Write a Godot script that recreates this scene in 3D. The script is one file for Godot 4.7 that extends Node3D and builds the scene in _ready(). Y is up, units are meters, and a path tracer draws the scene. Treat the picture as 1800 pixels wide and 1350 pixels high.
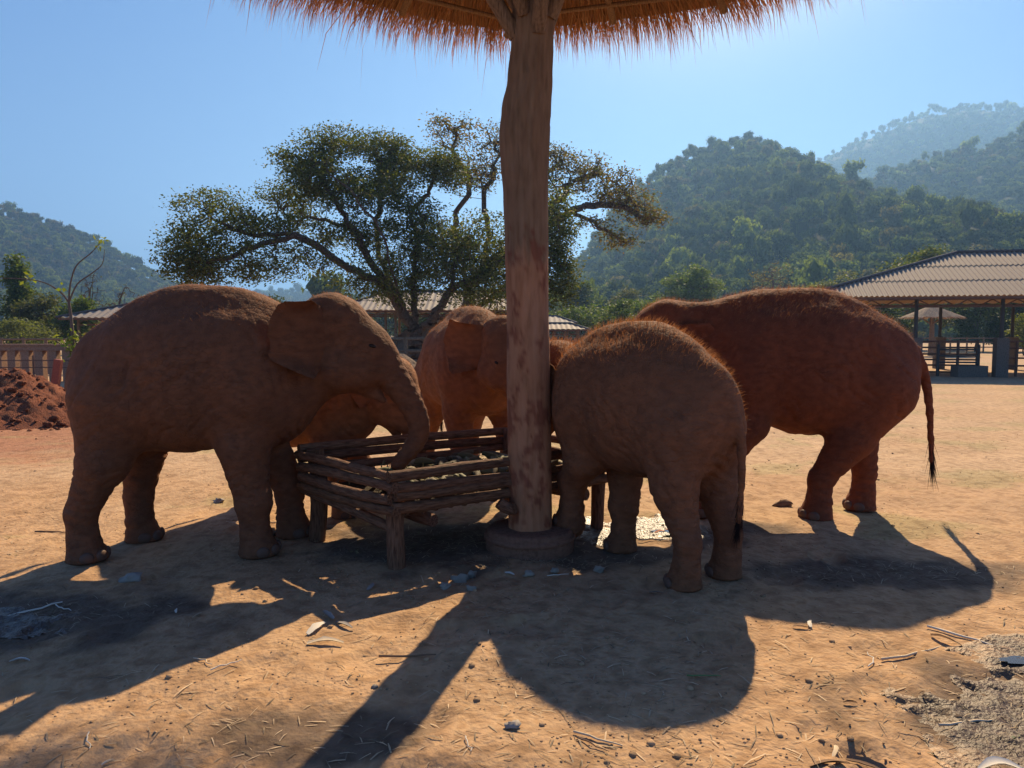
extends Node3D
# Five elephants feeding at a log trough under a thatched parasol, hazy wooded hills behind.

var M := {}                     # materials
var used_names := {}
var rng := RandomNumberGenerator.new()
var bumps := FastNoiseLite.new()
var patches := FastNoiseLite.new()

# ------------------------------------------------------------------ mesh collector
class Shape:
	var v := PackedVector3Array()
	var c := PackedColorArray()
	var i := PackedInt32Array()
	var n := PackedVector3Array()
	var own_normals := false
	var tint := Color(1, 1, 1)

	func vert(p: Vector3) -> int:
		v.append(p)
		c.append(tint)
		return v.size() - 1

	func tri(a: Vector3, b: Vector3, d: Vector3) -> void:
		var k := v.size()
		v.append(a); v.append(b); v.append(d)
		c.append(tint); c.append(tint); c.append(tint)
		i.append(k); i.append(k + 1); i.append(k + 2)

	func quad(a: Vector3, b: Vector3, d: Vector3, e: Vector3) -> void:
		var k := v.size()
		v.append(a); v.append(b); v.append(d); v.append(e)
		c.append(tint); c.append(tint); c.append(tint); c.append(tint)
		i.append(k); i.append(k + 1); i.append(k + 2)
		i.append(k); i.append(k + 2); i.append(k + 3)

	# box with chamfered long edges is a waste at a distance: plain box, flat faces
	func box(at: Vector3, size: Vector3, b := Basis()) -> void:
		var x := b.x * size.x * 0.5
		var y := b.y * size.y * 0.5
		var z := b.z * size.z * 0.5
		quad(at - x - y + z, at - x + y + z, at + x + y + z, at + x - y + z)
		quad(at + x - y - z, at + x + y - z, at - x + y - z, at - x - y - z)
		quad(at - x - y - z, at - x + y - z, at - x + y + z, at - x - y + z)
		quad(at + x - y + z, at + x + y + z, at + x + y - z, at + x - y - z)
		quad(at - x + y + z, at - x + y - z, at + x + y - z, at + x + y + z)
		quad(at - x - y - z, at - x - y + z, at + x - y + z, at + x - y - z)

	# tube along points with a radius at each; smooth sides, closed ends
	func tube(pts: PackedVector3Array, radii: PackedFloat32Array, sides := 8, caps := true, wob := 0.0, seed_n := 0) -> void:
		var m := pts.size()
		var first := v.size()
		var side := Vector3.ZERO
		var r := RandomNumberGenerator.new()
		r.seed = seed_n + 11
		for k in m:
			var t := (pts[mini(k + 1, m - 1)] - pts[maxi(k - 1, 0)]).normalized()
			if k == 0:
				side = t.cross(Vector3.UP if absf(t.y) < 0.9 else Vector3.RIGHT).normalized()
			else:
				side = (side - t * side.dot(t)).normalized()
			var other := t.cross(side)
			for s in sides:
				var a := TAU * s / sides
				var rr := radii[k] * (1.0 + (r.randf() - 0.5) * wob)
				vert(pts[k] + (side * cos(a) + other * sin(a)) * rr)
		for k in m - 1:
			for s in sides:
				var a := first + k * sides + s
				var b := first + k * sides + (s + 1) % sides
				i.append(a); i.append(b); i.append(b + sides)
				i.append(a); i.append(b + sides); i.append(a + sides)
		if caps:
			for e in [0, m - 1]:
				var k := v.size()
				for s in sides:
					vert(v[first + e * sides + s])
				var mid := vert(pts[e])
				for s in sides:
					if e == 0:
						i.append(mid); i.append(k + (s + 1) % sides); i.append(k + s)
					else:
						i.append(mid); i.append(k + s); i.append(k + (s + 1) % sides)

	func lathe(profile: PackedVector2Array, sides := 16, at := Vector3.ZERO, wob := 0.0, seed_n := 0) -> void:
		var first := v.size()
		var r := RandomNumberGenerator.new()
		r.seed = seed_n + 5
		for p in profile:
			for s in sides:
				var a := TAU * s / sides
				var rr := p.x * (1.0 + (r.randf() - 0.5) * wob)
				vert(at + Vector3(cos(a) * rr, p.y, sin(a) * rr))
		for k in profile.size() - 1:
			for s in sides:
				var a := first + k * sides + s
				var b := first + k * sides + (s + 1) % sides
				i.append(a); i.append(a + sides); i.append(b + sides)
				i.append(a); i.append(b + sides); i.append(b)

	func normals() -> void:
		n = PackedVector3Array()
		n.resize(v.size())
		for k in range(0, i.size(), 3):
			var a := i[k]
			var b := i[k + 1]
			var d := i[k + 2]
			var f := (v[d] - v[a]).cross(v[b] - v[a])
			n[a] += f
			n[b] += f
			n[d] += f
		for k in n.size():
			n[k] = n[k].normalized()

	func mesh() -> ArrayMesh:
		if not own_normals:
			normals()
		var arr := []
		arr.resize(Mesh.ARRAY_MAX)
		arr[Mesh.ARRAY_VERTEX] = v
		arr[Mesh.ARRAY_NORMAL] = n
		arr[Mesh.ARRAY_COLOR] = c
		arr[Mesh.ARRAY_INDEX] = i
		var out := ArrayMesh.new()
		out.add_surface_from_arrays(Mesh.PRIMITIVE_TRIANGLES, arr)
		return out

# ------------------------------------------------------------------ scene helpers
func numbered(called: String) -> String:
	if not used_names.has(called):
		used_names[called] = 0
		return called
	used_names[called] += 1
	return "%s_%03d" % [called, used_names[called]]

func tag(o: Node, label: String, category: String, group := "") -> void:
	o.set_meta("label", label)
	o.set_meta("category", category)
	if group:
		o.set_meta("group", group)

func thing(called: String, label: String, category: String, at := Vector3.ZERO, yaw := 0.0, group := "") -> Node3D:
	var o := Node3D.new()
	o.name = numbered(called)
	add_child(o)
	o.position = at
	o.rotation.y = yaw
	tag(o, label, category, group)
	return o

func single(called: String, mesh: Mesh, mat: Material, label: String, category: String, at := Vector3.ZERO, basis_ := Basis(), group := "") -> MeshInstance3D:
	var o := MeshInstance3D.new()
	o.name = numbered(called)
	o.mesh = mesh
	o.material_override = mat
	add_child(o)
	o.transform = Transform3D(basis_, at)
	tag(o, label, category, group)
	return o

func part(parent: Node, called: String, mesh: Mesh, mat: Material, at := Vector3.ZERO, basis_ := Basis()) -> MeshInstance3D:
	var o := MeshInstance3D.new()
	o.name = called
	o.mesh = mesh
	o.material_override = mat
	parent.add_child(o, true)
	o.transform = Transform3D(basis_, at)
	return o

func setting(called: String, mesh: Mesh, mat: Material) -> MeshInstance3D:
	var o := MeshInstance3D.new()
	o.name = numbered(called)
	o.mesh = mesh
	o.material_override = mat
	add_child(o)
	o.set_meta("kind", "structure")
	return o

func scatter(called: String, label: String, category: String, mesh: Mesh, mat: Material, spots: Array, tints: Array, parent: Node = null) -> MultiMeshInstance3D:
	var mm := MultiMesh.new()
	mm.transform_format = MultiMesh.TRANSFORM_3D
	mm.use_colors = tints.size() > 0
	mm.mesh = mesh
	mm.instance_count = spots.size()
	for k in spots.size():
		mm.set_instance_transform(k, spots[k])
		if tints.size():
			mm.set_instance_color(k, tints[k])
	var o := MultiMeshInstance3D.new()
	o.multimesh = mm
	o.material_override = mat
	o.set_meta("kind", "stuff")
	if parent:
		o.name = called
		parent.add_child(o, true)
	else:
		o.name = numbered(called)
		add_child(o)
		o.set_meta("label", label)
		o.set_meta("category", category)
	return o

func pts(list: Array) -> PackedVector3Array:
	return PackedVector3Array(list)

func rad(list: Array) -> PackedFloat32Array:
	return PackedFloat32Array(list)

# a smooth curve through points, n steps between each pair
func curve(list: Array, n: int) -> PackedVector3Array:
	var out := PackedVector3Array()
	for k in list.size() - 1:
		var p0: Vector3 = list[maxi(k - 1, 0)]
		var p1: Vector3 = list[k]
		var p2: Vector3 = list[k + 1]
		var p3: Vector3 = list[mini(k + 2, list.size() - 1)]
		for s in n:
			out.append(p1.cubic_interpolate(p2, p0, p3, float(s) / n))
	out.append(list[-1])
	return out

func ramp_along(list: Array, n: int) -> PackedFloat32Array:
	var out := PackedFloat32Array()
	for k in list.size() - 1:
		for s in n:
			out.append(lerpf(list[k], list[k + 1], float(s) / n))
	out.append(list[-1])
	return out

# lies a long thing along a direction: y of the basis points that way
func along(dir: Vector3, roll := 0.0) -> Basis:
	var y := dir.normalized()
	var x := y.cross(Vector3.FORWARD if absf(y.z) < 0.9 else Vector3.RIGHT).normalized()
	return Basis(x, y, x.cross(y)).orthonormalized() * Basis(Vector3.UP, roll)

func noise_texture(kind: int, freq: float, size: int, stops: Array, octaves := 4, seed_n := 1, jitter := 1.0, ret := -1) -> NoiseTexture2D:
	var f := FastNoiseLite.new()
	f.noise_type = kind
	f.seed = seed_n
	f.frequency = freq
	f.fractal_octaves = octaves
	f.cellular_jitter = jitter
	if ret >= 0:
		f.cellular_return_type = ret
	var t := NoiseTexture2D.new()
	t.width = size
	t.height = size
	t.seamless = true
	t.noise = f
	if stops.size():
		var g := Gradient.new()
		var offs := PackedFloat32Array()
		var cols := PackedColorArray()
		for s in stops:
			offs.append(s[0])
			cols.append(s[1])
		g.offsets = offs
		g.colors = cols
		t.color_ramp = g
	return t

func lin(r: float, g: float, b: float) -> Color:
	return Color(r, g, b).linear_to_srgb()

func mat(color: Color, rough := 0.9, tex: Texture2D = null, scale := 1.0, relief: Texture2D = null, depth := 0.0, vertex := false, world := false) -> StandardMaterial3D:
	var m := StandardMaterial3D.new()
	m.albedo_color = color
	m.roughness = rough
	m.metallic_specular = 0.35
	m.vertex_color_use_as_albedo = vertex
	if tex or relief:
		m.uv1_triplanar = true
		m.uv1_world_triplanar = world
		m.uv1_scale = Vector3.ONE * scale
	m.albedo_texture = tex
	if relief:
		m.heightmap_enabled = true
		m.heightmap_texture = relief
		m.heightmap_scale = depth
	return m

func grey(lo: float, hi: float) -> Array:
	return [[0.0, Color(lo, lo, lo)], [1.0, Color(hi, hi, hi)]]

func make_materials() -> void:
	var S := FastNoiseLite.TYPE_SIMPLEX_SMOOTH
	var C := FastNoiseLite.TYPE_CELLULAR
	var soil := noise_texture(S, 0.012, 1024, [[0.0, Color(0.76, 0.73, 0.7)], [0.35, Color(0.9, 0.88, 0.86)], [0.6, Color(1, 1, 1)], [0.8, Color(0.93, 0.9, 0.86)], [1.0, Color(0.7, 0.67, 0.62)]], 6, 3)
	var soil_relief := noise_texture(S, 0.045, 1024, grey(0, 1), 6, 9)
	M.soil = mat(Color(1, 1, 1), 0.95, soil, 0.47, soil_relief, 0.8, true, true)
	M.mound_red = mat(lin(0.23, 0.075, 0.035), 0.97, soil, 0.8, soil_relief, 5.0, false, true)
	M.mound_grey = mat(lin(0.24, 0.17, 0.115), 0.97, soil, 0.8, soil_relief, 5.0, false, true)
	var mud := mat(Color(1, 1, 1), 0.46, soil, 0.8, soil_relief, 1.0, true, true)
	mud.metallic_specular = 0.5
	M.mud = mud
	var damp := mat(Color(1, 1, 1), 0.56, soil, 0.8, soil_relief, 1.0, true, true)
	M.damp = damp
	var water := mat(lin(0.05, 0.042, 0.033), 0.04)
	water.metallic_specular = 0.5
	M.water = water
	# elephant hide: fine cracks between small plates, dust in patches
	var hide := noise_texture(S, 0.01, 1024, [[0.0, Color(0.78, 0.75, 0.73)], [0.45, Color(0.9, 0.89, 0.88)], [0.75, Color(1, 0.98, 0.96)], [1.0, Color(1, 0.94, 0.87)]], 5, 21)
	var cracks := noise_texture(C, 0.022, 1024, [[0.0, Color(0, 0, 0)], [0.12, Color(0.55, 0.55, 0.55)], [0.35, Color(0.9, 0.9, 0.9)], [1.0, Color(1, 1, 1)]], 2, 4, 1.0, FastNoiseLite.RETURN_DISTANCE2_SUB)
	var warp := cracks.noise as FastNoiseLite
	warp.domain_warp_enabled = true
	warp.domain_warp_amplitude = 30.0
	warp.domain_warp_frequency = 0.02
	M.hide = {}
	for e in [["calf", lin(0.33, 0.145, 0.068)], ["dusty", lin(0.20, 0.083, 0.041)], ["ochre", lin(0.24, 0.098, 0.044)], ["young", lin(0.225, 0.095, 0.046)], ["rusty", lin(0.20, 0.060, 0.027)]]:
		var hm := mat(e[1], 0.86, hide, 0.9, cracks, 0.7, true)
		hm.uv1_scale = Vector3(0.85, 1.15, 0.85)
		hm.metallic_specular = 0.3
		M.hide[e[0]] = hm
	M.toenail = mat(lin(0.125, 0.07, 0.047), 0.7)
	M.eye = mat(lin(0.02, 0.012, 0.008), 0.12)
	M.mouth = mat(lin(0.16, 0.06, 0.05), 0.6)
	var hair := mat(Color(1, 1, 1), 0.6, null, 1.0, null, 0.0, true)
	hair.backlight_enabled = true
	hair.backlight = Color(1.0, 0.9, 0.8)
	M.hair = hair
	# wood
	var grain := noise_texture(S, 0.02, 512, [[0.0, Color(0.45, 0.42, 0.4)], [0.5, Color(0.85, 0.83, 0.8)], [1.0, Color(1, 1, 1)]], 5, 31)
	var grain_relief := noise_texture(S, 0.03, 512, grey(0, 1), 5, 33)
	var mild := noise_texture(S, 0.02, 512, [[0.0, Color(0.75, 0.73, 0.7)], [0.5, Color(0.93, 0.92, 0.9)], [1.0, Color(1, 1, 1)]], 5, 35)
	M.post = mat(Color(1, 1, 1), 0.85, mild, 1.0, grain_relief, 0.35, true)
	M.post.uv1_scale = Vector3(1.6, 0.3, 1.6)
	M.log = mat(lin(0.26, 0.13, 0.075), 0.85, grain, 1.0, grain_relief, 0.9, true)
	M.log.uv1_scale = Vector3(5.0, 0.7, 5.0)
	M.log_end = mat(lin(0.30, 0.19, 0.12), 0.9, grain, 6.0, grain_relief, 0.4)
	M.rafter = mat(lin(0.30, 0.20, 0.13), 0.85, grain, 1.0, grain_relief, 0.6)
	M.rafter.uv1_scale = Vector3(5.0, 0.7, 5.0)
	M.bark = mat(lin(0.13, 0.095, 0.075), 0.95, grain, 0.8, grain_relief, 3.0, true)
	M.twig = mat(Color(1, 1, 1), 0.9, null, 1.0, null, 0.0, true)
	M.concrete_red = mat(lin(0.25, 0.13, 0.085), 0.9, soil, 2.0, soil_relief, 0.8)
	M.concrete = mat(lin(0.33, 0.20, 0.135), 0.92, soil, 1.4, soil_relief, 0.6)
	M.concrete_grey = mat(lin(0.16, 0.135, 0.115), 0.92, soil, 1.4, soil_relief, 0.6)
	M.steel = mat(lin(0.16, 0.085, 0.06), 0.6, soil, 3.0)
	M.steel_dark = mat(lin(0.05, 0.045, 0.045), 0.6)
	M.roof_tile = mat(lin(0.30, 0.225, 0.17), 0.75, soil, 1.5)
	M.roof_edge = mat(lin(0.09, 0.085, 0.085), 0.7)
	M.roof_sheet = mat(lin(0.32, 0.27, 0.22), 0.8, soil, 1.0)
	M.red_paint = mat(lin(0.27, 0.07, 0.045), 0.7, soil, 2.0)
	var thatch := mat(Color(1, 1, 1), 0.85, null, 1.0, null, 0.0, true)
	thatch.backlight_enabled = true
	thatch.backlight = Color(0.75, 0.6, 0.45)
	M.thatch = thatch
	var leaf := mat(Color(1, 1, 1), 0.6, null, 1.0, null, 0.0, true)
	leaf.backlight_enabled = true
	leaf.backlight = Color(1.0, 1.0, 0.5)
	leaf.metallic_specular = 0.3
	M.leaf = leaf
	var forest := mat(Color(1, 1, 1), 0.95, null, 1.0, null, 0.0, true)
	forest.backlight_enabled = true
	forest.backlight = Color(1.0, 1.0, 0.55)
	forest.metallic_specular = 0.15
	M.forest = forest
	M.hill = mat(lin(0.02, 0.027, 0.011), 1.0, soil, 0.05, null, 0.0, false, true)
	M.litter = mat(Color(1, 1, 1), 0.9, null, 1.0, null, 0.0, true)
	M.stone = mat(lin(0.45, 0.38, 0.31), 0.9, soil, 3.0, soil_relief, 0.5)
	M.pulp = mat(lin(0.45, 0.40, 0.33), 0.8, soil, 4.0, soil_relief, 0.4)

func ground_y(x: float, z: float) -> float:
	var d := sqrt(x * x + z * z)
	var fade := clampf(1.0 - (d - 14.0) / 30.0, 0.0, 1.0)
	return (bumps.get_noise_2d(x * 14.0, z * 14.0) * 0.028 + bumps.get_noise_2d(x * 90.0 + 40.0, z * 90.0) * 0.008) * fade + footprint_dent(x, z)

var print_spots := PackedVector3Array()

# round footprints pressed into the yard
func footprint_dent(x: float, z: float) -> float:
	if z > -2.0 or z < -13.0:
		return 0.0
	var y := 0.0
	for p in print_spots:
		var dx := x - p.x
		if dx > 0.26 or dx < -0.26:
			continue
		var dz := z - p.z
		if dz > 0.26 or dz < -0.26:
			continue
		var d := sqrt(dx * dx + dz * dz) / p.y
		y += (-0.016 * smoothstep(1.0, 0.8, d) + 0.008 * smoothstep(0.3, 0.0, absf(d - 1.12)))
	return y

# ------------------------------------------------------------------ elephants
# A body is a list of bones [a, b, radius a, radius b, squeeze across z, blend]; their distances are
# joined with a smooth minimum and meshed as surface nets.
func bone_surface(bones: Array, cell: float, floor_y: float) -> Shape:
	var count := bones.size()
	var A := PackedVector3Array()
	var AB := PackedVector3Array()
	var IL := PackedFloat32Array()
	var RA := PackedFloat32Array()
	var DR := PackedFloat32Array()
	var SQ := PackedFloat32Array()
	var K := PackedFloat32Array()
	var lo := Vector3.ONE * 1e6
	var hi := -lo
	for b in bones:
		A.append(b[0])
		AB.append(b[1] - b[0])
		IL.append(1.0 / maxf(1e-9, (b[1] - b[0]).length_squared()))
		RA.append(b[2])
		DR.append(b[3] - b[2])
		SQ.append(b[4])
		K.append(b[5])
		var r := maxf(b[2], b[3])
		for p in [b[0], b[1]]:
			lo = lo.min(p - Vector3.ONE * r)
			hi = hi.max(p + Vector3.ONE * r)
	lo.y = maxf(lo.y, floor_y)
	lo -= Vector3.ONE * 0.13
	hi += Vector3.ONE * 0.13
	var B := 5
	var nb := Vector3i(((hi - lo) / (cell * B)).ceil())
	var nx := nb.x * B + 1
	var ny := nb.y * B + 1
	var nz := nb.z * B + 1
	var sx := 1
	var sy := nx
	var sz := nx * ny
	var grid := PackedFloat32Array()
	grid.resize(nx * ny * nz)
	grid.fill(9.0)
	var active: Array[Vector3i] = []
	var half := cell * B * 0.87
	var half_d := PackedFloat32Array()
	half_d.resize(count)
	for bz in nb.z:
		for by in nb.y:
			for bx in nb.x:
				var mid := lo + Vector3(bx + 0.5, by + 0.5, bz + 0.5) * cell * B
				var least := 1e6
				for k in count:
					var pa := mid - A[k]
					var t := clampf(pa.dot(AB[k]) * IL[k], 0.0, 1.0)
					var q := pa - AB[k] * t
					q.z *= SQ[k]
					half_d[k] = q.length() - RA[k] - DR[k] * t
					if half_d[k] < least:
						least = half_d[k]
				if least > half * 1.3 + 0.16 or (least < -half * 1.4 - 0.02 and mid.y > floor_y + 0.2):
					continue
				var near := PackedInt32Array()
				for k in count:
					if half_d[k] < maxf(least, 0.0) + half * 2.4 + 0.1:
						near.append(k)
				active.append(Vector3i(bx, by, bz))
				for dz in B + 1:
					for dy in B + 1:
						for dx in B + 1:
							var at := (bx * B + dx) + (by * B + dy) * sy + (bz * B + dz) * sz
							if grid[at] < 8.5:
								continue
							var p := lo + Vector3(bx * B + dx, by * B + dy, bz * B + dz) * cell
							var d := 5.0
							for k in near:
								var pa := p - A[k]
								var t := clampf(pa.dot(AB[k]) * IL[k], 0.0, 1.0)
								var q := pa - AB[k] * t
								q.z *= SQ[k]
								var dk := q.length() - RA[k] - DR[k] * t
								var e := maxf(K[k] - absf(d - dk), 0.0)
								d = minf(d, dk) - e * e * 0.25 / K[k]
							grid[at] = maxf(d, floor_y - p.y)
	var ids := PackedInt32Array()
	ids.resize(nx * ny * nz)
	ids.fill(-1)
	var out := Shape.new()
	var corner := [0, 1, sy, sy + 1, sz, sz + 1, sz + sy, sz + sy + 1]
	var offs := [Vector3(0, 0, 0), Vector3(1, 0, 0), Vector3(0, 1, 0), Vector3(1, 1, 0), Vector3(0, 0, 1), Vector3(1, 0, 1), Vector3(0, 1, 1), Vector3(1, 1, 1)]
	var edges := [[0, 1], [2, 3], [4, 5], [6, 7], [0, 2], [1, 3], [4, 6], [5, 7], [0, 4], [1, 5], [2, 6], [3, 7]]
	var cells := PackedInt32Array()
	for blk in active:
		for dz in B:
			for dy in B:
				for dx in B:
					var x := blk.x * B + dx
					var y := blk.y * B + dy
					var z := blk.z * B + dz
					var at := x + y * sy + z * sz
					var inside := 0
					for k in 8:
						if grid[at + corner[k]] < 0.0:
							inside += 1
					if inside == 0 or inside == 8:
						continue
					var sum := Vector3.ZERO
					var hits := 0
					for e in edges:
						var g0 := grid[at + corner[e[0]]]
						var g1 := grid[at + corner[e[1]]]
						if (g0 < 0.0) != (g1 < 0.0):
							var t := g0 / (g0 - g1)
							sum += offs[e[0]].lerp(offs[e[1]], t)
							hits += 1
					ids[at] = out.vert(lo + (Vector3(x, y, z) + sum / hits) * cell)
					cells.append(at)
	var axes := [[sx, sy, sz], [sy, sz, sx], [sz, sx, sy]]
	for at in cells:
		for ax in axes:
			var g0 := grid[at]
			var g1 := grid[at + ax[0]]
			if (g0 < 0.0) == (g1 < 0.0):
				continue
			var a := ids[at]
			var b := ids[at - ax[1]]
			var c := ids[at - ax[1] - ax[2]]
			var d := ids[at - ax[2]]
			if b < 0 or c < 0 or d < 0:
				continue
			if g0 < 0.0:
				out.i.append_array([a, c, b, a, d, c])
			else:
				out.i.append_array([a, b, c, a, c, d])
	# two rounds of gentle smoothing
	for turn in 2:
		var sum := PackedVector3Array()
		sum.resize(out.v.size())
		var hits := PackedInt32Array()
		hits.resize(out.v.size())
		for k in range(0, out.i.size(), 3):
			var a := out.i[k]
			var b := out.i[k + 1]
			var c := out.i[k + 2]
			sum[a] += out.v[b] + out.v[c]
			sum[b] += out.v[a] + out.v[c]
			sum[c] += out.v[a] + out.v[b]
			hits[a] += 2
			hits[b] += 2
			hits[c] += 2
		for k in out.v.size():
			if hits[k] and out.v[k].y > floor_y + cell:
				out.v[k] = out.v[k].lerp(sum[k] / hits[k], 0.5)
	return out

func bent(p: Vector3, pivot: Vector3, turn: Basis) -> Vector3:
	return pivot + turn * (p - pivot)

# x forward, y up, z to the animal's right; o overrides the pose. Sizes are for a back 2 m high.
func elephant(called: String, label: String, at: Vector3, yaw: float, s: float, hide: String, o: Dictionary) -> Node3D:
	var root := thing(called, label, "elephant", at, yaw, "elephants feeding at the log trough")
	var feet: Array = o.get("feet", [Vector3(0.47, 0, 0.27), Vector3(0.66, 0, -0.27), Vector3(-0.83, 0, 0.26), Vector3(-0.60, 0, -0.26)])
	var fat: float = o.get("fat", 1.0)
	var bones := []
	var K := 0.16
	# trunk of the body
	bones.append([Vector3(-0.50, 1.24, 0), Vector3(-0.10, 1.36, 0), 0.46, 0.565 * fat, 1.08, K])
	bones.append([Vector3(-0.10, 1.36, 0), Vector3(0.35, 1.39, 0), 0.565 * fat, 0.525, 1.12, K])
	bones.append([Vector3(0.35, 1.42, 0), Vector3(0.50, 1.18, 0), 0.50, 0.38, 1.0, K])
	var ridge := curve([Vector3(-0.66, 1.55, 0), Vector3(-0.36, 1.78, 0), Vector3(-0.02, 1.885, 0), Vector3(0.40, 1.85, 0)], 3)
	for k in ridge.size() - 1:
		bones.append([ridge[k], ridge[k + 1], 0.09, 0.09, 1.0, 0.22])
	if o.has("nape"):
		bones.append([Vector3(0.30, 1.80, 0), Vector3(0.95, o.nape, 0), 0.14, 0.14, 1.0, 0.22])
	bones.append([Vector3(-0.58, 1.42, 0), Vector3(-0.45, 1.44, 0), 0.34, 0.40, 1.15, 0.12])
	for side in [1, -1]:
		bones.append([Vector3(-0.42, 1.55, 0.20 * side), Vector3(0.22, 1.60, 0.24 * side), 0.20, 0.21, 1.0, 0.16])
		bones.append([Vector3(0.26, 1.66, 0.33 * side), Vector3(0.44, 1.22, 0.40 * side), 0.10, 0.12, 1.0, 0.08])
		bones.append([Vector3(-0.28, 1.62, 0.27 * side), Vector3(-0.48, 1.42, 0.29 * side), 0.10, 0.17, 1.0, 0.06])
	# legs: front right, front left, rear right, rear left
	var lifted: Dictionary = o.get("joint", {})
	for k in 4:
		var f: Vector3 = feet[k]
		var side := 1.0 if k % 2 == 0 else -1.0
		if k < 2:
			var shoulder := Vector3(0.40, 1.30, 0.27 * side)
			var elbow: Vector3 = lifted.get("elbow%d" % k, Vector3(lerpf(0.34, f.x, 0.25), 0.86, lerpf(0.28 * side, f.z, 0.4)))
			var wrist: Vector3 = lifted.get("wrist%d" % k, Vector3(f.x - 0.02, f.y + 0.40, f.z))
			bones.append([shoulder, elbow, 0.28, 0.19, 1.1, 0.13])
			bones.append([elbow, wrist, 0.195, 0.122, 1.0, 0.05])
			bones.append([wrist + Vector3(0.02, 0.02, 0), wrist, 0.132, 0.12, 1.0, 0.04])
			bones.append([wrist, f + Vector3(-0.01, 0.16, 0), 0.120, 0.112, 1.0, 0.04])
			bones.append([f + Vector3(-0.01, 0.16, 0), f + Vector3(0.015, 0.03, 0), 0.112, 0.158, 1.0, 0.04])
		else:
			var hip := Vector3(-0.55, 1.16, 0.25 * side)
			var knee: Vector3 = lifted.get("knee%d" % k, Vector3(lerpf(-0.52, f.x, 0.4), 0.76, lerpf(0.27 * side, f.z, 0.5)))
			var hock: Vector3 = lifted.get("hock%d" % k, Vector3(f.x - 0.01, f.y + 0.36, f.z))
			bones.append([hip, knee, 0.30, 0.185, 1.1, 0.13])
			bones.append([knee, hock, 0.185, 0.108, 1.0, 0.06])
			bones.append([hock, f + Vector3(0.0, 0.15, 0), 0.108, 0.108, 1.0, 0.04])
			bones.append([f + Vector3(0.0, 0.15, 0), f + Vector3(0.02, 0.03, 0), 0.108, 0.150, 1.0, 0.04])
	# neck and head, turned about the base of the neck
	var pivot := Vector3(0.72, 1.52, 0)
	var nod := Basis(Vector3.UP, o.get("head_yaw", 0.0)) * Basis(Vector3.BACK, o.get("head_pitch", 0.0))
	var H := func(x: float, y: float, z: float) -> Vector3: return bent(Vector3(x, y, z) , pivot, nod) + o.get("head_shift", Vector3.ZERO)
	bones.append([Vector3(0.40, 1.50, 0), H.call(0.90, 1.56, 0), 0.42, 0.31, 1.38, 0.14])
	bones.append([Vector3(0.45, 1.30, 0), H.call(0.95, 1.42, 0), 0.36, 0.23, 1.3, 0.12])
	bones.append([H.call(1.02, 1.69, 0), H.call(1.24, 1.54, 0), 0.31, 0.25, 1.22, 0.12])
	for side in [1, -1]:
		bones.append([H.call(1.00, 1.82, 0.09 * side), H.call(1.10, 1.78, 0.10 * side), 0.17, 0.16, 1.0, 0.10])
		bones.append([H.call(1.08, 1.43, 0.11 * side), H.call(1.22, 1.40, 0.09 * side), 0.19, 0.16, 1.0, 0.09])
		bones.append([H.call(1.22, 1.66, 0.15 * side), H.call(1.34, 1.58, 0.14 * side), 0.09, 0.08, 1.0, 0.08])
		bones.append([H.call(1.28, 1.47, 0.09 * side), H.call(1.39, 1.37, 0.075 * side), 0.095, 0.07, 1.0, 0.05])
	bones.append([H.call(1.14, 1.35, 0), H.call(1.28, 1.27, 0), 0.13, 0.085, 0.85, 0.04])
	bones.append([H.call(1.28, 1.26, 0), H.call(1.40, 1.16, 0), 0.075, 0.036, 0.9, 0.02])
	bones.append([H.call(1.25, 1.57, 0), H.call(1.38, 1.47, 0), 0.225, 0.165, 1.05, 0.07])
	bones.append([H.call(1.38, 1.47, 0), H.call(1.475, 1.36, 0), 0.165, 0.125, 1.0, 0.03])
	var trunk: Array = o.get("trunk", [])
	var root_t: Vector3 = H.call(1.475, 1.36, 0)
	var tr := [0.125, 0.105, 0.086, 0.074, 0.06, 0.05, 0.04]
	var chain := [root_t]
	chain.append_array(trunk)
	var smooth_t := curve(chain, 3)
	var smooth_r := ramp_along(tr.slice(0, chain.size()), 3)
	for k in smooth_t.size() - 1:
		bones.append([smooth_t[k], smooth_t[k + 1], smooth_r[k], smooth_r[k + 1], 1.0, 0.02])
	# tail
	var tail: Array = o.get("tail", [Vector3(-0.88, 1.48, 0), Vector3(-0.99, 1.28, 0), Vector3(-1.0, 0.95, 0.02), Vector3(-0.97, 0.6, 0.02)])
	var tail_c := curve(tail, 3)
	var tail_r := ramp_along([0.065, 0.042, 0.03, 0.025, 0.022].slice(0, tail.size()), 3)
	for k in tail_c.size() - 1:
		bones.append([tail_c[k], tail_c[k + 1], tail_r[k], tail_r[k + 1], 1.0, 0.02])
	var scaled := []
	var long := Vector3(o.get("long", 1.0), 1, 1)
	for b in bones:
		scaled.append([b[0] * long * s, b[1] * long * s, b[2] * s, b[3] * s, b[4], b[5] * s])
	var body := bone_surface(scaled, o.get("cell", 0.018), 0.0)
	body.normals()
	# folds of skin: rings round the trunk, wrinkles on the flanks and legs
	var fold := FastNoiseLite.new()
	fold.noise_type = FastNoiseLite.TYPE_SIMPLEX_SMOOTH
	fold.seed = hash(called) % 1000 + int(yaw * 100)
	fold.frequency = 1.0
	fold.fractal_octaves = 2
	var tip_start: float = (H.call(1.5, 1.35, 0)).x * s
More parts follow.
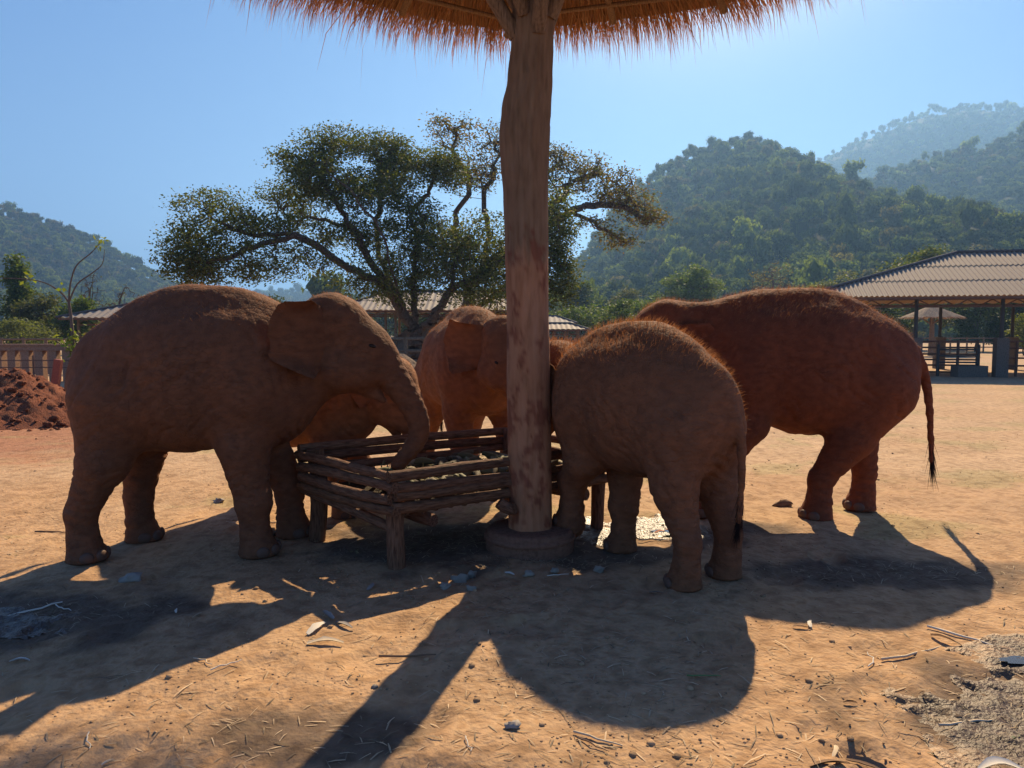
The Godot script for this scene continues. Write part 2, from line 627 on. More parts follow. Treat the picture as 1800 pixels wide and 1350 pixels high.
	for k in body.v.size():
		var p := body.v[k]
		var push := fold.get_noise_3d(p.x * 5.0, p.y * 2.2, p.z * 5.0) * 0.008
		push += fold.get_noise_3d(p.x * 16.0 + p.y * 7.0, p.y * 8.0, p.z * 16.0) * 0.0025
		if p.y < 0.75 * s and p.x < tip_start and p.x > -0.9 * s * long.x:
			push += fold.get_noise_3d(p.x * 5.0, p.y * 30.0, p.z * 5.0) * 0.004
		# creases: slanting over flank and haunch, upright behind the ear, rings above the feet
		var u := p / s
		var drift := fold.get_noise_3d(p.x * 2.0, p.y * 2.0, p.z * 2.0) * 3.5
		var rags := clampf(fold.get_noise_3d(p.x * 2.6 + 20.0, p.y * 2.6, p.z * 2.6) * 2.0 + 0.55, 0.0, 1.0)
		if u.y > 0.7:
			var flank := smoothstep(0.75, 0.45, absf(u.x / long.x + 0.35)) * smoothstep(1.75, 1.35, u.y)
			push -= pow(absf(sin((u.x * 0.75 - u.y * 0.65) * 30.0 + drift)), 5.0) * 0.012 * flank * rags
			var neck := smoothstep(0.30, 0.10, absf(u.x / long.x - 0.62)) * smoothstep(1.9, 1.6, u.y)
			push -= pow(absf(sin((u.x + u.y * 0.3) * 32.0 + drift)), 5.0) * 0.014 * neck * rags
		elif u.x < 0.95 * long.x and u.x > -0.9 * long.x:
			push -= pow(absf(sin(u.y * 34.0 + drift * 1.2)), 5.0) * 0.010 * rags
		var on_trunk := 1e3
		var along_t := 0.0
		if p.x > tip_start - 0.12:
			for q in smooth_t.size():
				var dd := p.distance_to(smooth_t[q] * long * s)
				if dd < on_trunk:
					on_trunk = dd
					along_t = q
			push += sin(p.y * 95.0 / s + fold.get_noise_3d(p.x * 4.0, p.y * 4.0, p.z * 4.0) * 3.0) * 0.0026 * clampf((0.24 * s - on_trunk) * 20.0, 0.0, 1.0)
		body.v[k] = p + body.n[k] * push * clampf(p.y * 8.0, 0.0, 1.0)
	# dust: a grain of redder and paler earth over the hide
	for k in body.v.size():
		var p := body.v[k]
		var q := fold.get_noise_3d(p.x * 2.3 + 9.0, p.y * 2.3, p.z * 2.3) * 0.7 + fold.get_noise_3d(p.x * 6.0, p.y * 6.0, p.z * 6.0) * 0.3
		body.c[k] = Color(1.0 + q * 0.30, 1.0 + q * 0.18, 1.0 + q * 0.04)
	# ears: a lobed flap with two faces, hung from the side of the head
	for side in [1, -1]:
		var open: float = o.get("ear_open_%s" % ("right" if side == 1 else "left"), 0.15)
		ear_flap(body, H, side, open, s, fold, long, o.get("ear_drop", 0.0))
	var skin := part(root, "body", body.mesh(), M.hide[hide])
	for side in [1, -1]:
		var e := SphereMesh.new()
		e.radius = 0.024 * s
		e.height = 0.048 * s
		e.radial_segments = 12
		e.rings = 8
		var ep: Vector3 = H.call(o.get("eye_x", 1.335), 1.60, 0.216 * side) * long
		part(skin, "eye", e, M.eye, ep * s, Basis(Vector3.BACK, -0.35).scaled_local(Vector3(1.5, 0.7, 1.0)))
	# toenails
	var nail := SphereMesh.new()
	nail.radius = 0.5
	nail.height = 1.0
	nail.radial_segments = 10
	nail.rings = 6
	for k in 4:
		var f: Vector3 = feet[k]
		for a in [-66, -23, 23, 66]:
			var r := deg_to_rad(a)
			var dir := Vector3(cos(r), 0, sin(r))
			var b := Basis(Vector3.UP, -r).scaled_local(Vector3(0.05, 0.085, 0.10) * s)
			part(skin, "toenail", nail, M.toenail, (f * long + dir * (0.146 if k < 2 else 0.140) + Vector3(0.015, 0.048, 0)) * s, b)
	# tail tuft and body hair
	var r2 := RandomNumberGenerator.new()
	r2.seed = hash(called + str(yaw))
	var tuft := Shape.new()
	var end := tail_c[-1] * long * s
	var down: Vector3 = (tail_c[-1] - tail_c[-3]).normalized()
	for k in 260:
		var b := end - down * r2.randf() * 0.30 * s
		var spread := Vector3(r2.randfn(), r2.randfn() * 0.3, r2.randfn()) * 0.09
		var tip := b + (down + spread).normalized() * r2.randf_range(0.12, 0.32) * s
		tuft.tint = Color(0.02, 0.014, 0.012)
		var w := Vector3(r2.randfn(), 0.2, r2.randfn()).normalized() * 0.004
		tuft.tri(b - w, b + w, tip)
	part(skin, "tail_tuft", tuft.mesh(), M.hair).set_meta("kind", "stuff")
	var hairs: int = o.get("hairs", 2500)
	if hairs:
		var fur := Shape.new()
		var total := PackedFloat32Array()
		var sum := 0.0
		var low: float = o.get("hair_low", 0.25)
		for k in range(0, body.i.size(), 3):
			var a := body.v[body.i[k]]
			var nn := body.n[body.i[k]]
			var area := (body.v[body.i[k + 1]] - a).cross(body.v[body.i[k + 2]] - a).length()
			var w: float = smoothstep(low, 0.95, nn.y) + float(o.get("hair_all", 0.05))
			if a.y < 0.45 * s:
				w *= 0.3
			sum += area * w
			total.append(sum)
		for k in hairs:
			var pick := total.bsearch(r2.randf() * sum) * 3
			if pick + 2 >= body.i.size():
				continue
			var u := r2.randf()
			var w := r2.randf() * (1.0 - u)
			var p := body.v[body.i[pick]] * (1.0 - u - w) + body.v[body.i[pick + 1]] * u + body.v[body.i[pick + 2]] * w
			var nn := body.n[body.i[pick]]
			var top := clampf(nn.y * 0.7 + 0.3, 0.0, 1.0)
			var dir := (nn + Vector3(-0.45, 0.25, 0) + Vector3(r2.randfn(), r2.randfn(), r2.randfn()) * 0.28).normalized()
			var len := (0.2 + 1.0 * pow(r2.randf(), 1.8)) * float(o.get("hair_length", 0.05)) * (0.45 + 0.55 * top)
			var wide := dir.cross(Vector3(r2.randfn(), r2.randfn(), r2.randfn())).normalized() * 0.0009
			var bend := p + dir * len * 0.55
			var tip := bend + (dir + Vector3(-0.25, -0.12, 0)).normalized() * len * 0.45
			var g := r2.randf_range(0.6, 1.2)
			fur.tint = Color(0.33 * g, 0.165 * g, 0.078 * g)
			fur.quad(p - wide, bend - wide * 0.7, bend + wide * 0.7, p + wide)
			fur.tri(bend - wide * 0.7, tip, bend + wide * 0.7)
		part(skin, "hair", fur.mesh(), M.hair).set_meta("kind", "stuff")
	return root

func ear_flap(body: Shape, H: Callable, side: int, open: float, s: float, fold: FastNoiseLite, long: Vector3, drop: float) -> void:
	var inner := curve([Vector3(0.96, 1.90, 0), Vector3(1.005, 1.78, 0), Vector3(1.01, 1.62, 0), Vector3(0.98, 1.48, 0), Vector3(0.95, 1.41, 0)], 4)
	var outer := curve([Vector3(0.93, 1.935, 0), Vector3(0.70, 1.90, 0), Vector3(0.615, 1.68, 0), Vector3(0.65, 1.50, 0), Vector3(0.93, 1.36, 0)], 4)
	var nu := inner.size()
	var nv := 9
	var first := body.v.size()
	for layer in 2:
		for u in nu:
			for w in nv:
				var t := float(w) / (nv - 1)
				var p: Vector3 = inner[u].lerp(outer[u], t * (1.0 + fold.get_noise_2d(u * 0.9 + side * 31.0, 3.0) * 0.10 * t))
				var ridge := sin(t * PI) * 0.02
				var wave: float = fold.get_noise_2d(u * 0.35 + side * 7.0, t * 2.0) * 0.035 * t
				var z := 0.235 + open * t + ridge + wave
				var q := float(u) / (nu - 1)
				# the top edge folds over to the front
				if q < 0.30:
					z += (0.30 - q) * 0.10 * t
				z += (0.009 if layer == 0 else -0.009) * (1.0 - 0.5 * t)
				var g: Vector3 = H.call(p.x, p.y - drop, z * side) * long
				body.tint = Color(0.98, 0.95, 0.93)
				body.vert(g * s)
				body.n.append(Vector3.UP)
	var size := nu * nv
	for layer in 2:
		for u in nu - 1:
			for w in nv - 1:
				var a := first + layer * size + u * nv + w
				if (layer == 0) == (side == 1):
					body.i.append_array([a, a + nv, a + nv + 1, a, a + nv + 1, a + 1])
				else:
					body.i.append_array([a, a + nv + 1, a + nv, a, a + 1, a + nv + 1])
	# rim
	for u in nu - 1:
		var a := first + u * nv + nv - 1
		var b := a + size
		body.i.append_array([a, b, b + nv, a, b + nv, a + nv])
	for w in nv - 1:
		for e in [0, nu - 1]:
			var a: int = first + e * nv + w
			var b := a + size
			body.i.append_array([a, b, b + 1, a, b + 1, a + 1])
	body.tint = Color(1, 1, 1)

# ------------------------------------------------------------------ the scene
func _ready() -> void:
	rng.seed = 4711
	bumps.seed = 5
	bumps.frequency = 0.05
	bumps.fractal_octaves = 3
	patches.seed = 17
	patches.frequency = 0.25
	patches.fractal_octaves = 4
	var cam := Camera3D.new()
	cam.name = "camera"
	add_child(cam)
	cam.position = Vector3(0, 1.7, 0)
	cam.rotation.x = -atan(90.0 / 1300.0)
	cam.fov = rad_to_deg(2.0 * atan(675.0 / 1300.0))
	cam.near = 0.05
	cam.far = 6000.0
	cam.current = true
	var sky_look := ProceduralSkyMaterial.new()
	sky_look.sky_top_color = Color(0.15, 0.30, 0.54)
	sky_look.sky_horizon_color = Color(0.48, 0.63, 0.76)
	sky_look.sky_curve = 0.22
	sky_look.ground_horizon_color = Color(0.62, 0.66, 0.68)
	sky_look.ground_bottom_color = Color(0.35, 0.3, 0.25)
	sky_look.sun_angle_max = 60.0
	sky_look.sun_curve = 0.14
	var sky := Sky.new()
	sky.sky_material = sky_look
	var env := Environment.new()
	env.background_mode = Environment.BG_SKY
	env.sky = sky
	env.background_energy_multiplier = 1.0
	env.tonemap_mode = Environment.TONE_MAPPER_LINEAR
	env.tonemap_exposure = 1.95
	# sunlit haze: scatters forward, so it is brightest towards the sun
	env.volumetric_fog_enabled = true
	env.volumetric_fog_density = 0.0005
	env.volumetric_fog_albedo = Color(0.56, 0.76, 1.0)
	env.volumetric_fog_anisotropy = 0.5
	env.volumetric_fog_length = 1024.0
	env.sdfgi_enabled = true
	env.ssao_enabled = true
	env.ssil_enabled = true
	var world := WorldEnvironment.new()
	world.name = "environment"
	world.environment = env
	add_child(world)
	var sun := DirectionalLight3D.new()
	sun.name = "sun"
	sun.light_energy = 1.6
	sun.light_color = Color(1.0, 0.90, 0.74)
	sun.light_angular_distance = 0.5
	sun.shadow_enabled = true
	add_child(sun)
	var up := deg_to_rad(38.0)
	var az := deg_to_rad(14.7)
	var to_sun := Vector3(sin(az) * cos(up), sin(up), -cos(az) * cos(up))
	sun.look_at_from_position(to_sun * 50.0, Vector3.ZERO)
	make_materials()
	for k in 90:
		var pz := -2.6 - rng.randf() * 9.0
		print_spots.append(Vector3(rng.randf_range(-0.72, 0.72) * absf(pz), rng.randf_range(0.13, 0.18), pz))
	build_ground()
	build_far()
	build_parasol()
	build_trough()
	build_elephants()
	build_litter()

func build_ground() -> void:
	var xs := PackedFloat32Array()
	var x := -3.6
	while x < 3.6:
		xs.append(x)
		x += 0.035
	var step := 0.035
	while x < 2500.0:
		xs.append(x)
		step *= 1.075
		x += step
	var left := PackedFloat32Array()
	for k in xs.size():
		if xs[k] > 3.6:
			left.append(-xs[k])
	left.reverse()
	left.append_array(xs)
	var zs := PackedFloat32Array()
	var z := 30.0
	while z > -2.3:
		zs.append(z)
		z -= maxf(0.3, absf(z + 2.3) * 0.2)
	step = 0.03
	while z > -2500.0:
		zs.append(z)
		z -= step
		step *= 1.012 if z > -14.0 else 1.07
	var s := Shape.new()
	var nx := left.size()
	for zz in zs:
		for xx in left:
			s.tint = soil_color(xx, zz)
			s.vert(Vector3(xx, ground_y(xx, zz), zz))
	for j in zs.size() - 1:
		for k in nx - 1:
			var a := j * nx + k
			s.i.append(a); s.i.append(a + nx); s.i.append(a + nx + 1)
			s.i.append(a); s.i.append(a + nx + 1); s.i.append(a + 1)
	print("ground ", s.v.size())
	setting("ground", s.mesh(), M.soil)

# colours of the earth itself: ochre near, paler trampled dust further out, dark damp dung-mixed earth where the photograph shows it
func soil_color(x: float, z: float) -> Color:
	var base := Vector3(0.42, 0.255, 0.132)
	var pale := Vector3(0.46, 0.305, 0.175)
	var a := patches.get_noise_2d(x * 1.2, z * 1.2)
	var b := patches.get_noise_2d(x * 6.0 + 50.0, z * 6.0)
	var c := base.lerp(pale, clampf(0.5 + a * 1.1, 0.0, 1.0) * 0.6 + (0.35 if z < -9.0 + a * 4.0 else 0.0))
	# red earth spilt from the heap on the left
	var r := Vector2(x + 9.5, (z + 12.6) * 1.1).length()
	if r < 5.5:
		c = c.lerp(Vector3(0.30, 0.12, 0.06), clampf((5.0 - r) / 2.5 + b * 0.8, 0.0, 0.8))
	# thin dry grass
	var g := patches.get_noise_2d(x * 2.1 + 300.0, z * 2.1)
	if g > 0.22 and z < -6.0:
		c = c.lerp(Vector3(0.30, 0.26, 0.11), clampf((g - 0.22) * 3.0, 0.0, 0.45))
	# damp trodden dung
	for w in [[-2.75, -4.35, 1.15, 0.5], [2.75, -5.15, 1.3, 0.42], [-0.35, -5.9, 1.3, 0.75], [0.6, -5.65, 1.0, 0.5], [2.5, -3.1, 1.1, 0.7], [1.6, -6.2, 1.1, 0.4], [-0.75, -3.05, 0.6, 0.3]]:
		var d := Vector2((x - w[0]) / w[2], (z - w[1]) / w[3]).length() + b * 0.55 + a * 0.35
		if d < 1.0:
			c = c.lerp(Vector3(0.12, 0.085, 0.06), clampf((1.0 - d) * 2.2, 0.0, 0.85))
	c *= 1.0 + b * 0.18
	return Color(c.x, c.y, c.z)

func build_elephants() -> void:
	var t0 := Time.get_ticks_msec()
	elephant("elephant", "grey-brown elephant in profile at the left, reaching its trunk into the trough", Vector3(-2.44, 0, -5.79), deg_to_rad(7), 1.0, "dusty", {
		"feet": [Vector3(0.45, 0, 0.26), Vector3(0.63, 0, -0.25), Vector3(-0.80, 0, 0.26), Vector3(-0.58, 0, -0.26)],
		"trunk": [Vector3(1.60, 1.17, 0), Vector3(1.69, 0.97, 0), Vector3(1.66, 0.80, 0), Vector3(1.52, 0.63, 0)],
		"hairs": 4000, "hair_length": 0.026, "hair_low": 0.45, "hair_all": 0.0, "ear_open_right": 0.24, "ear_open_left": 0.2,
		"tail": [Vector3(-0.86, 1.45, -0.05), Vector3(-0.93, 1.2, -0.13), Vector3(-0.90, 0.9, -0.2), Vector3(-0.85, 0.62, -0.22)]})
	elephant("elephant", "small ochre elephant calf half hidden behind the left elephant's head", Vector3(-1.97, 0, -7.0), deg_to_rad(-8), 0.8, "calf", {
		"feet": [Vector3(0.55, 0, 0.25), Vector3(0.66, 0, -0.25), Vector3(-0.60, 0, 0.25), Vector3(-0.82, 0, -0.25)],
		"head_pitch": -0.5, "trunk": [Vector3(1.38, 0.86, 0.02), Vector3(1.38, 0.68, 0.05), Vector3(1.30, 0.52, 0.08)],
		"hairs": 4000, "hair_length": 0.035, "hair_all": 0.01})
	elephant("elephant", "ochre elephant facing forward behind the trough, face half hidden by the post", Vector3(-0.51, 0, -8.7), deg_to_rad(-65), 0.97, "ochre", {
		"head_pitch": -0.25, "trunk": [Vector3(1.54, 1.0, 0), Vector3(1.62, 0.84, 0), Vector3(1.62, 0.68, 0)],
		"ear_open_right": 0.3, "ear_open_left": 0.25, "hairs": 6000, "hair_length": 0.04, "hair_all": 0.01})
	elephant("elephant", "young hairy elephant seen from behind, one forefoot on the post's concrete base", Vector3(0.95, 0, -5.5), deg_to_rad(130), 0.86, "young", {
		"feet": [Vector3(0.23, 0, 0.06), Vector3(0.63, 0.2, -0.2), Vector3(-0.80, 0, 0.16), Vector3(-0.75, 0, -0.31)],
		"head_pitch": -0.35, "head_yaw": -0.1, "trunk": [Vector3(1.45, 0.95, 0), Vector3(1.52, 0.82, 0), Vector3(1.52, 0.70, 0)],
		"tail": [Vector3(-0.88, 1.42, 0), Vector3(-0.99, 1.18, 0.02), Vector3(-1.0, 0.8, 0.04), Vector3(-0.97, 0.5, 0.05)],
		"fat": 1.07, "hairs": 9000, "hair_length": 0.065, "hair_all": 0.02, "hair_low": 0.1})
	elephant("elephant", "large rust-red elephant in profile at the right, tail hanging towards the open ground", Vector3(2.68, 0, -6.93), deg_to_rad(172), 1.02, "rusty", {
		"long": 1.15,
		"feet": [Vector3(0.60, 0, 0.25), Vector3(0.70, 0, -0.25), Vector3(-0.58, 0, 0.2), Vector3(-0.14, 0, -0.22)],
		"joint": {"knee3": Vector3(-0.36, 0.74, -0.25)},
		"head_pitch": -0.16, "ear_drop": 0.16, "nape": 1.80, "trunk": [Vector3(1.54, 1.06, 0), Vector3(1.60, 0.86, 0), Vector3(1.56, 0.68, 0)],
		"tail": [Vector3(-0.86, 1.50, 0), Vector3(-0.95, 1.28, 0), Vector3(-1.0, 0.95, 0), Vector3(-1.02, 0.62, 0), Vector3(-1.03, 0.48, 0)],
		"ear_open_left": 0.03, "fat": 1.07, "hairs": 8000, "hair_length": 0.05, "hair_all": 0.004})
	print("elephants ", Time.get_ticks_msec() - t0)


# ------------------------------------------------------------------ thatched parasol with its post
func build_parasol() -> void:
	var C := Vector3(0.14, 0, -5.75)
	var base := thing("concrete_footing", "round reddish concrete footing under the wooden post", "footing", C)
	var s := Shape.new()
	s.lathe(PackedVector2Array([Vector2(0.345, -0.03), Vector2(0.350, 0.10), Vector2(0.338, 0.155), Vector2(0.318, 0.172), Vector2(0.24, 0.176), Vector2(0.0, 0.178)]), 36, Vector3.ZERO, 0.02, 3)
	part(base, "slab", s.mesh(), M.concrete_red)
	s = Shape.new()
	s.lathe(PackedVector2Array([Vector2(0.347, 0.085), Vector2(0.362, 0.095), Vector2(0.362, 0.118), Vector2(0.347, 0.13)]), 36, Vector3.ZERO, 0.015, 4)
	part(base, "rim", s.mesh(), M.concrete_red)

	var p := thing("thatched_parasol", "thatched parasol roof on the tall tree-trunk post in the middle", "parasol", C)
	# trunk: not quite round or straight, a swelling two thirds up
	var prof := [[0.176, 0.0, 0.172], [0.45, 0.0, 0.170], [0.9, -0.005, 0.168], [1.4, -0.012, 0.165], [1.9, -0.02, 0.163], [2.4, -0.028, 0.167], [2.75, -0.032, 0.172], [3.0, -0.040, 0.184], [3.2, -0.042, 0.192], [3.38, -0.030, 0.186], [3.6, -0.005, 0.170], [3.9, 0.012, 0.158], [4.3, 0.030, 0.155], [5.2, 0.02, 0.150], [6.75, 0.0, 0.12]]
	var t := Shape.new()
	var nz := FastNoiseLite.new()
	nz.seed = 8
	nz.frequency = 1.0
	nz.fractal_octaves = 4
	var sides := 80
	var rows := 170
	for j in rows + 1:
		var y := lerpf(0.16, 6.75, pow(float(j) / rows, 1.25))
		var k := 0
		while k < prof.size() - 2 and prof[k + 1][0] < y:
			k += 1
		var f := smoothstep(prof[k][0], prof[k + 1][0], y)
		var cx := lerpf(prof[k][1], prof[k + 1][1], f)
		var r := lerpf(prof[k][2], prof[k + 1][2], f)
		for q in sides:
			var a := TAU * q / sides
			var d := Vector3(cos(a), 0, sin(a))
			var rough := nz.get_noise_3d(d.x * 1.3, y * 0.7, d.z * 1.3) * 0.012 + nz.get_noise_3d(d.x * 5.0, y * 0.9, d.z * 5.0) * 0.003
			if y > 2.9:
				rough += nz.get_noise_3d(d.x * 4.0, y * 0.35, d.z * 4.0) * 0.012
				var crack := absf(nz.get_noise_3d(d.x * 2.3 + 4.0, y * 0.42, d.z * 2.3))
				if crack < 0.035:
					rough -= 0.016 * (1.0 - crack / 0.035)
			# earth rubbed into the lower post by the animals: tan with dark red smears, ragged upper edge; bare grey-brown wood above
			var edge := 2.16 + nz.get_noise_3d(d.x * 1.2, y * 2.5, d.z * 1.2) * 0.22
			var wood := Vector3(0.23, 0.138, 0.083).lerp(Vector3(0.27, 0.175, 0.11), clampf(nz.get_noise_3d(d.x * 6.0, y * 0.8, d.z * 6.0) + 0.5, 0.0, 1.0))
			var earth := Vector3(0.43, 0.195, 0.10).lerp(Vector3(0.47, 0.235, 0.13), clampf(nz.get_noise_3d(d.x * 2.0 + 5.0, y * 1.2, d.z * 2.0) + 0.5, 0.0, 1.0))
			var c := earth.lerp(wood, clampf((y - edge) * 6.0, 0.0, 1.0)) if y < 2.7 else wood
			if y < 2.5:
				var smear := nz.get_noise_3d(d.x * 0.9 + 30.0, y * 3.4, d.z * 0.9) * 1.1 + nz.get_noise_3d(d.x * 3.0, y * 13.0, d.z * 3.0) * 0.6
				smear += 0.32 * smoothstep(0.28, 0.0, absf(y - 1.05)) + 0.30 * smoothstep(0.2, 0.0, absf(y - 0.55)) + 0.12
				c = c.lerp(Vector3(0.20, 0.055, 0.032), clampf((smear - 0.30) * 3.0, 0.0, 0.7))
			t.tint = Color(c.x, c.y, c.z)
			t.vert(Vector3(cx, y, 0) + d * (r + rough))
	for j in rows:
		for q in sides:
			var a := j * sides + q
			var b := j * sides + (q + 1) % sides
			t.i.append(a); t.i.append(a + sides); t.i.append(b + sides)
			t.i.append(a); t.i.append(b + sides); t.i.append(b)
	part(p, "post", t.mesh(), M.post)
	# roof frame: slope 0.5, underside at y = 6.9 - r * 0.5
	var shift := Vector3(0.12, 0, 0)
	var under := func(r: float) -> float: return 6.90 - r * 0.5
	for k in 16:
		var a := TAU * (k + 0.5 * (0.5 if true else 0.0)) / 16.0
		var d := Vector3(sin(a), 0, cos(a))
		var reach := 3.12 if k % 2 == 0 else 3.0
		var st := 0.10 if k % 2 == 0 else 1.1
		s = Shape.new()
		var line := []
		for m in 5:
			var r := lerpf(st, reach, m / 4.0)
			line.append(shift * minf(1.0, r) + d * r * 1.03 + Vector3(rng.randfn() * 0.012, under.call(r) - 0.17 + rng.randfn() * 0.01, rng.randfn() * 0.012))
		s.tube(pts(line), rad([0.05, 0.048, 0.046, 0.043, 0.04]), 8, true, 0.1, k)
		part(p, "rafter", s.mesh(), M.rafter)
	for ring in [[2.98, 0.026], [2.62, 0.024], [2.1, 0.026], [1.5, 0.024], [0.9, 0.024]]:
		for k in 8:
			var a0 := TAU * (k + 0.13) / 8.0
			var a1 := TAU * (k + 1.13) / 8.0
			var y: float = under.call(ring[0]) - 0.105
			var p0: Vector3 = Vector3(sin(a0), 0, cos(a0)) * float(ring[0]) * 1.03 + shift + Vector3(0, y, 0)
			var p1: Vector3 = Vector3(sin(a1), 0, cos(a1)) * float(ring[0]) * 1.03 + shift + Vector3(0, y + 0.015, 0)
			s = Shape.new()
			s.tube(pts([p0.lerp(p1, -0.04), p0.lerp(p1, 0.5) + Vector3(0, 0.008, 0), p0.lerp(p1, 1.04)]), rad([ring[1], ring[1] * 0.95, ring[1] * 0.85]), 7, true, 0.12, k)
			part(p, "purlin", s.mesh(), M.rafter)
	for k in 8:
		var a := TAU * (k + 0.30) / 8.0
		var d := Vector3(sin(a), 0, cos(a))
		s = Shape.new()
		var y0 := 3.92 + 0.13 * (k % 3)
		s.tube(curve([d * 0.13 + Vector3(0.02, y0, 0), d * 0.62 + Vector3(0, y0 + 0.75, 0), d * 1.5 + Vector3(0, 5.98, 0)], 3), rad([0.058, 0.056, 0.055, 0.052, 0.05, 0.048, 0.046]), 9, true, 0.1, k + 60)
		part(p, "brace", s.mesh(), M.rafter)
	# the thatch: a closed skin of packed grass, and loose stalks below it and hanging past the eave
	s = Shape.new()
	s.tint = Color(0.36, 0.22, 0.115)
	var rings := [[0.0, 6.94], [1.0, 6.42], [2.0, 5.92], [2.9, 5.46], [3.16, 5.34], [3.2, 5.42], [2.0, 6.10], [1.0, 6.62], [0.0, 7.2]]
	for g in rings:
		for q in 48:
			var a := TAU * q / 48.0
			var oct := cos(PI / 8.0) / cos(fposmod(a - TAU * 0.13 / 8.0, TAU / 8.0) - PI / 8.0)
			s.vert(Vector3(sin(a), 0, cos(a)) * g[0] * lerpf(1.0, oct, 0.7) * 1.10 + shift + Vector3(0, g[1] + rng.randfn() * 0.008, 0))
	for j in rings.size() - 1:
		for q in 48:
			var a := j * 48 + q
			var b := j * 48 + (q + 1) % 48
			s.i.append(a); s.i.append(b); s.i.append(b + 48)
			s.i.append(a); s.i.append(b + 48); s.i.append(a + 48)
	part(p, "thatch_bed", s.mesh(), M.thatch)
	s = Shape.new()
	var clump := FastNoiseLite.new()
	clump.seed = 77
	clump.frequency = 1.0
	for k in 36000:
		var a := rng.randf() * TAU
		var oct := lerpf(1.0, cos(PI / 8.0) / cos(fposmod(a - TAU * 0.13 / 8.0, TAU / 8.0) - PI / 8.0), 0.7) * 1.03
		var fringe := rng.randf() < 0.62
		var thick := clump.get_noise_2d(a * 22.0, 0.0) * 0.5 + clump.get_noise_2d(a * 70.0, 5.0) * 0.5
		var r0 := (rng.randf_range(2.6, 3.16) if fringe else rng.randf_range(0.5, 2.9)) * oct
		var len := rng.randf_range(0.26, 0.55) if fringe else rng.randf_range(0.4, 0.8)
		len *= 1.0 + thick * 0.5
		if fringe and rng.randf() < 0.04:
			len *= rng.randf_range(1.2, 1.7)
		var d := Vector3(sin(a), 0, cos(a))
		var across := Vector3(cos(a), 0, -sin(a))
		var y0: float = under.call(r0 / oct) - 0.005 - rng.randf() * (0.06 if fringe else 0.02) + (0.12 * rng.randf() if fringe else 0.0)
		var b := d * r0 * 1.07 + shift + Vector3(0, y0, 0)
		var lean := rng.randfn() * 0.16
		var go := (d + Vector3(0, -0.5, 0) + across * lean).normalized()
		var mid := b + go * len * 0.6
		var past := clampf((Vector2(mid.x - shift.x, mid.z).length() - 3.32 * oct) / 0.25, 0.0, 1.4) if fringe else 0.0
		var tip := mid + (go + Vector3(0, -0.75 - rng.randf() * 0.9, 0) * (past + 0.05) + across * rng.randfn() * 0.14).normalized() * len * 0.5
		var w := across.rotated(go, rng.randfn() * 0.7) * rng.randf_range(0.0022, 0.0055)
		var g := rng.randf_range(0.6, 1.25)
		var red := rng.randf()
		s.tint = Color(0.42 * g, lerpf(0.28, 0.20, red) * g, lerpf(0.16, 0.10, red) * g)
		s.quad(b - w, mid - w * 0.85, mid + w * 0.85, b + w)
		s.tri(mid - w * 0.85, tip, mid + w * 0.85)
	part(p, "thatch", s.mesh(), M.thatch).set_meta("kind", "stuff")
	for k in 2200:   # unused draws keep later scatter apart from the thatch
		rng.randf()

# ------------------------------------------------------------------ log trough
func log_mesh(len: float, r0: float, r1: float, seed_n: int, bow := 0.012) -> ArrayMesh:
	var s := Shape.new()
	var r := RandomNumberGenerator.new()
	r.seed = seed_n
	var line := []
	var radii := []
	var n := 7
	var bx := r.randfn() * bow
	var bz := r.randfn() * bow
	for k in n + 1:
		var f := float(k) / n
		line.append(Vector3(bx * sin(f * PI) + r.randfn() * 0.002, (f - 0.5) * len, bz * sin(f * PI) + r.randfn() * 0.002))
		radii.append(lerpf(r0, r1, f) * (1.0 + r.randfn() * 0.035))
	var g := r.randf_range(0.75, 1.2)
	s.tint = Color(g, g * r.randf_range(0.92, 1.02), g * r.randf_range(0.86, 1.0))
	s.tube(pts(line), rad(radii), 12, true, 0.05, seed_n)
	return s.mesh()

func lay_log(parent: Node, called: String, a: Vector3, b: Vector3, r0: float, r1: float, seed_n: int) -> void:
	part(parent, called, log_mesh(a.distance_to(b), r0, r1, seed_n), M.log, (a + b) * 0.5, along(b - a))

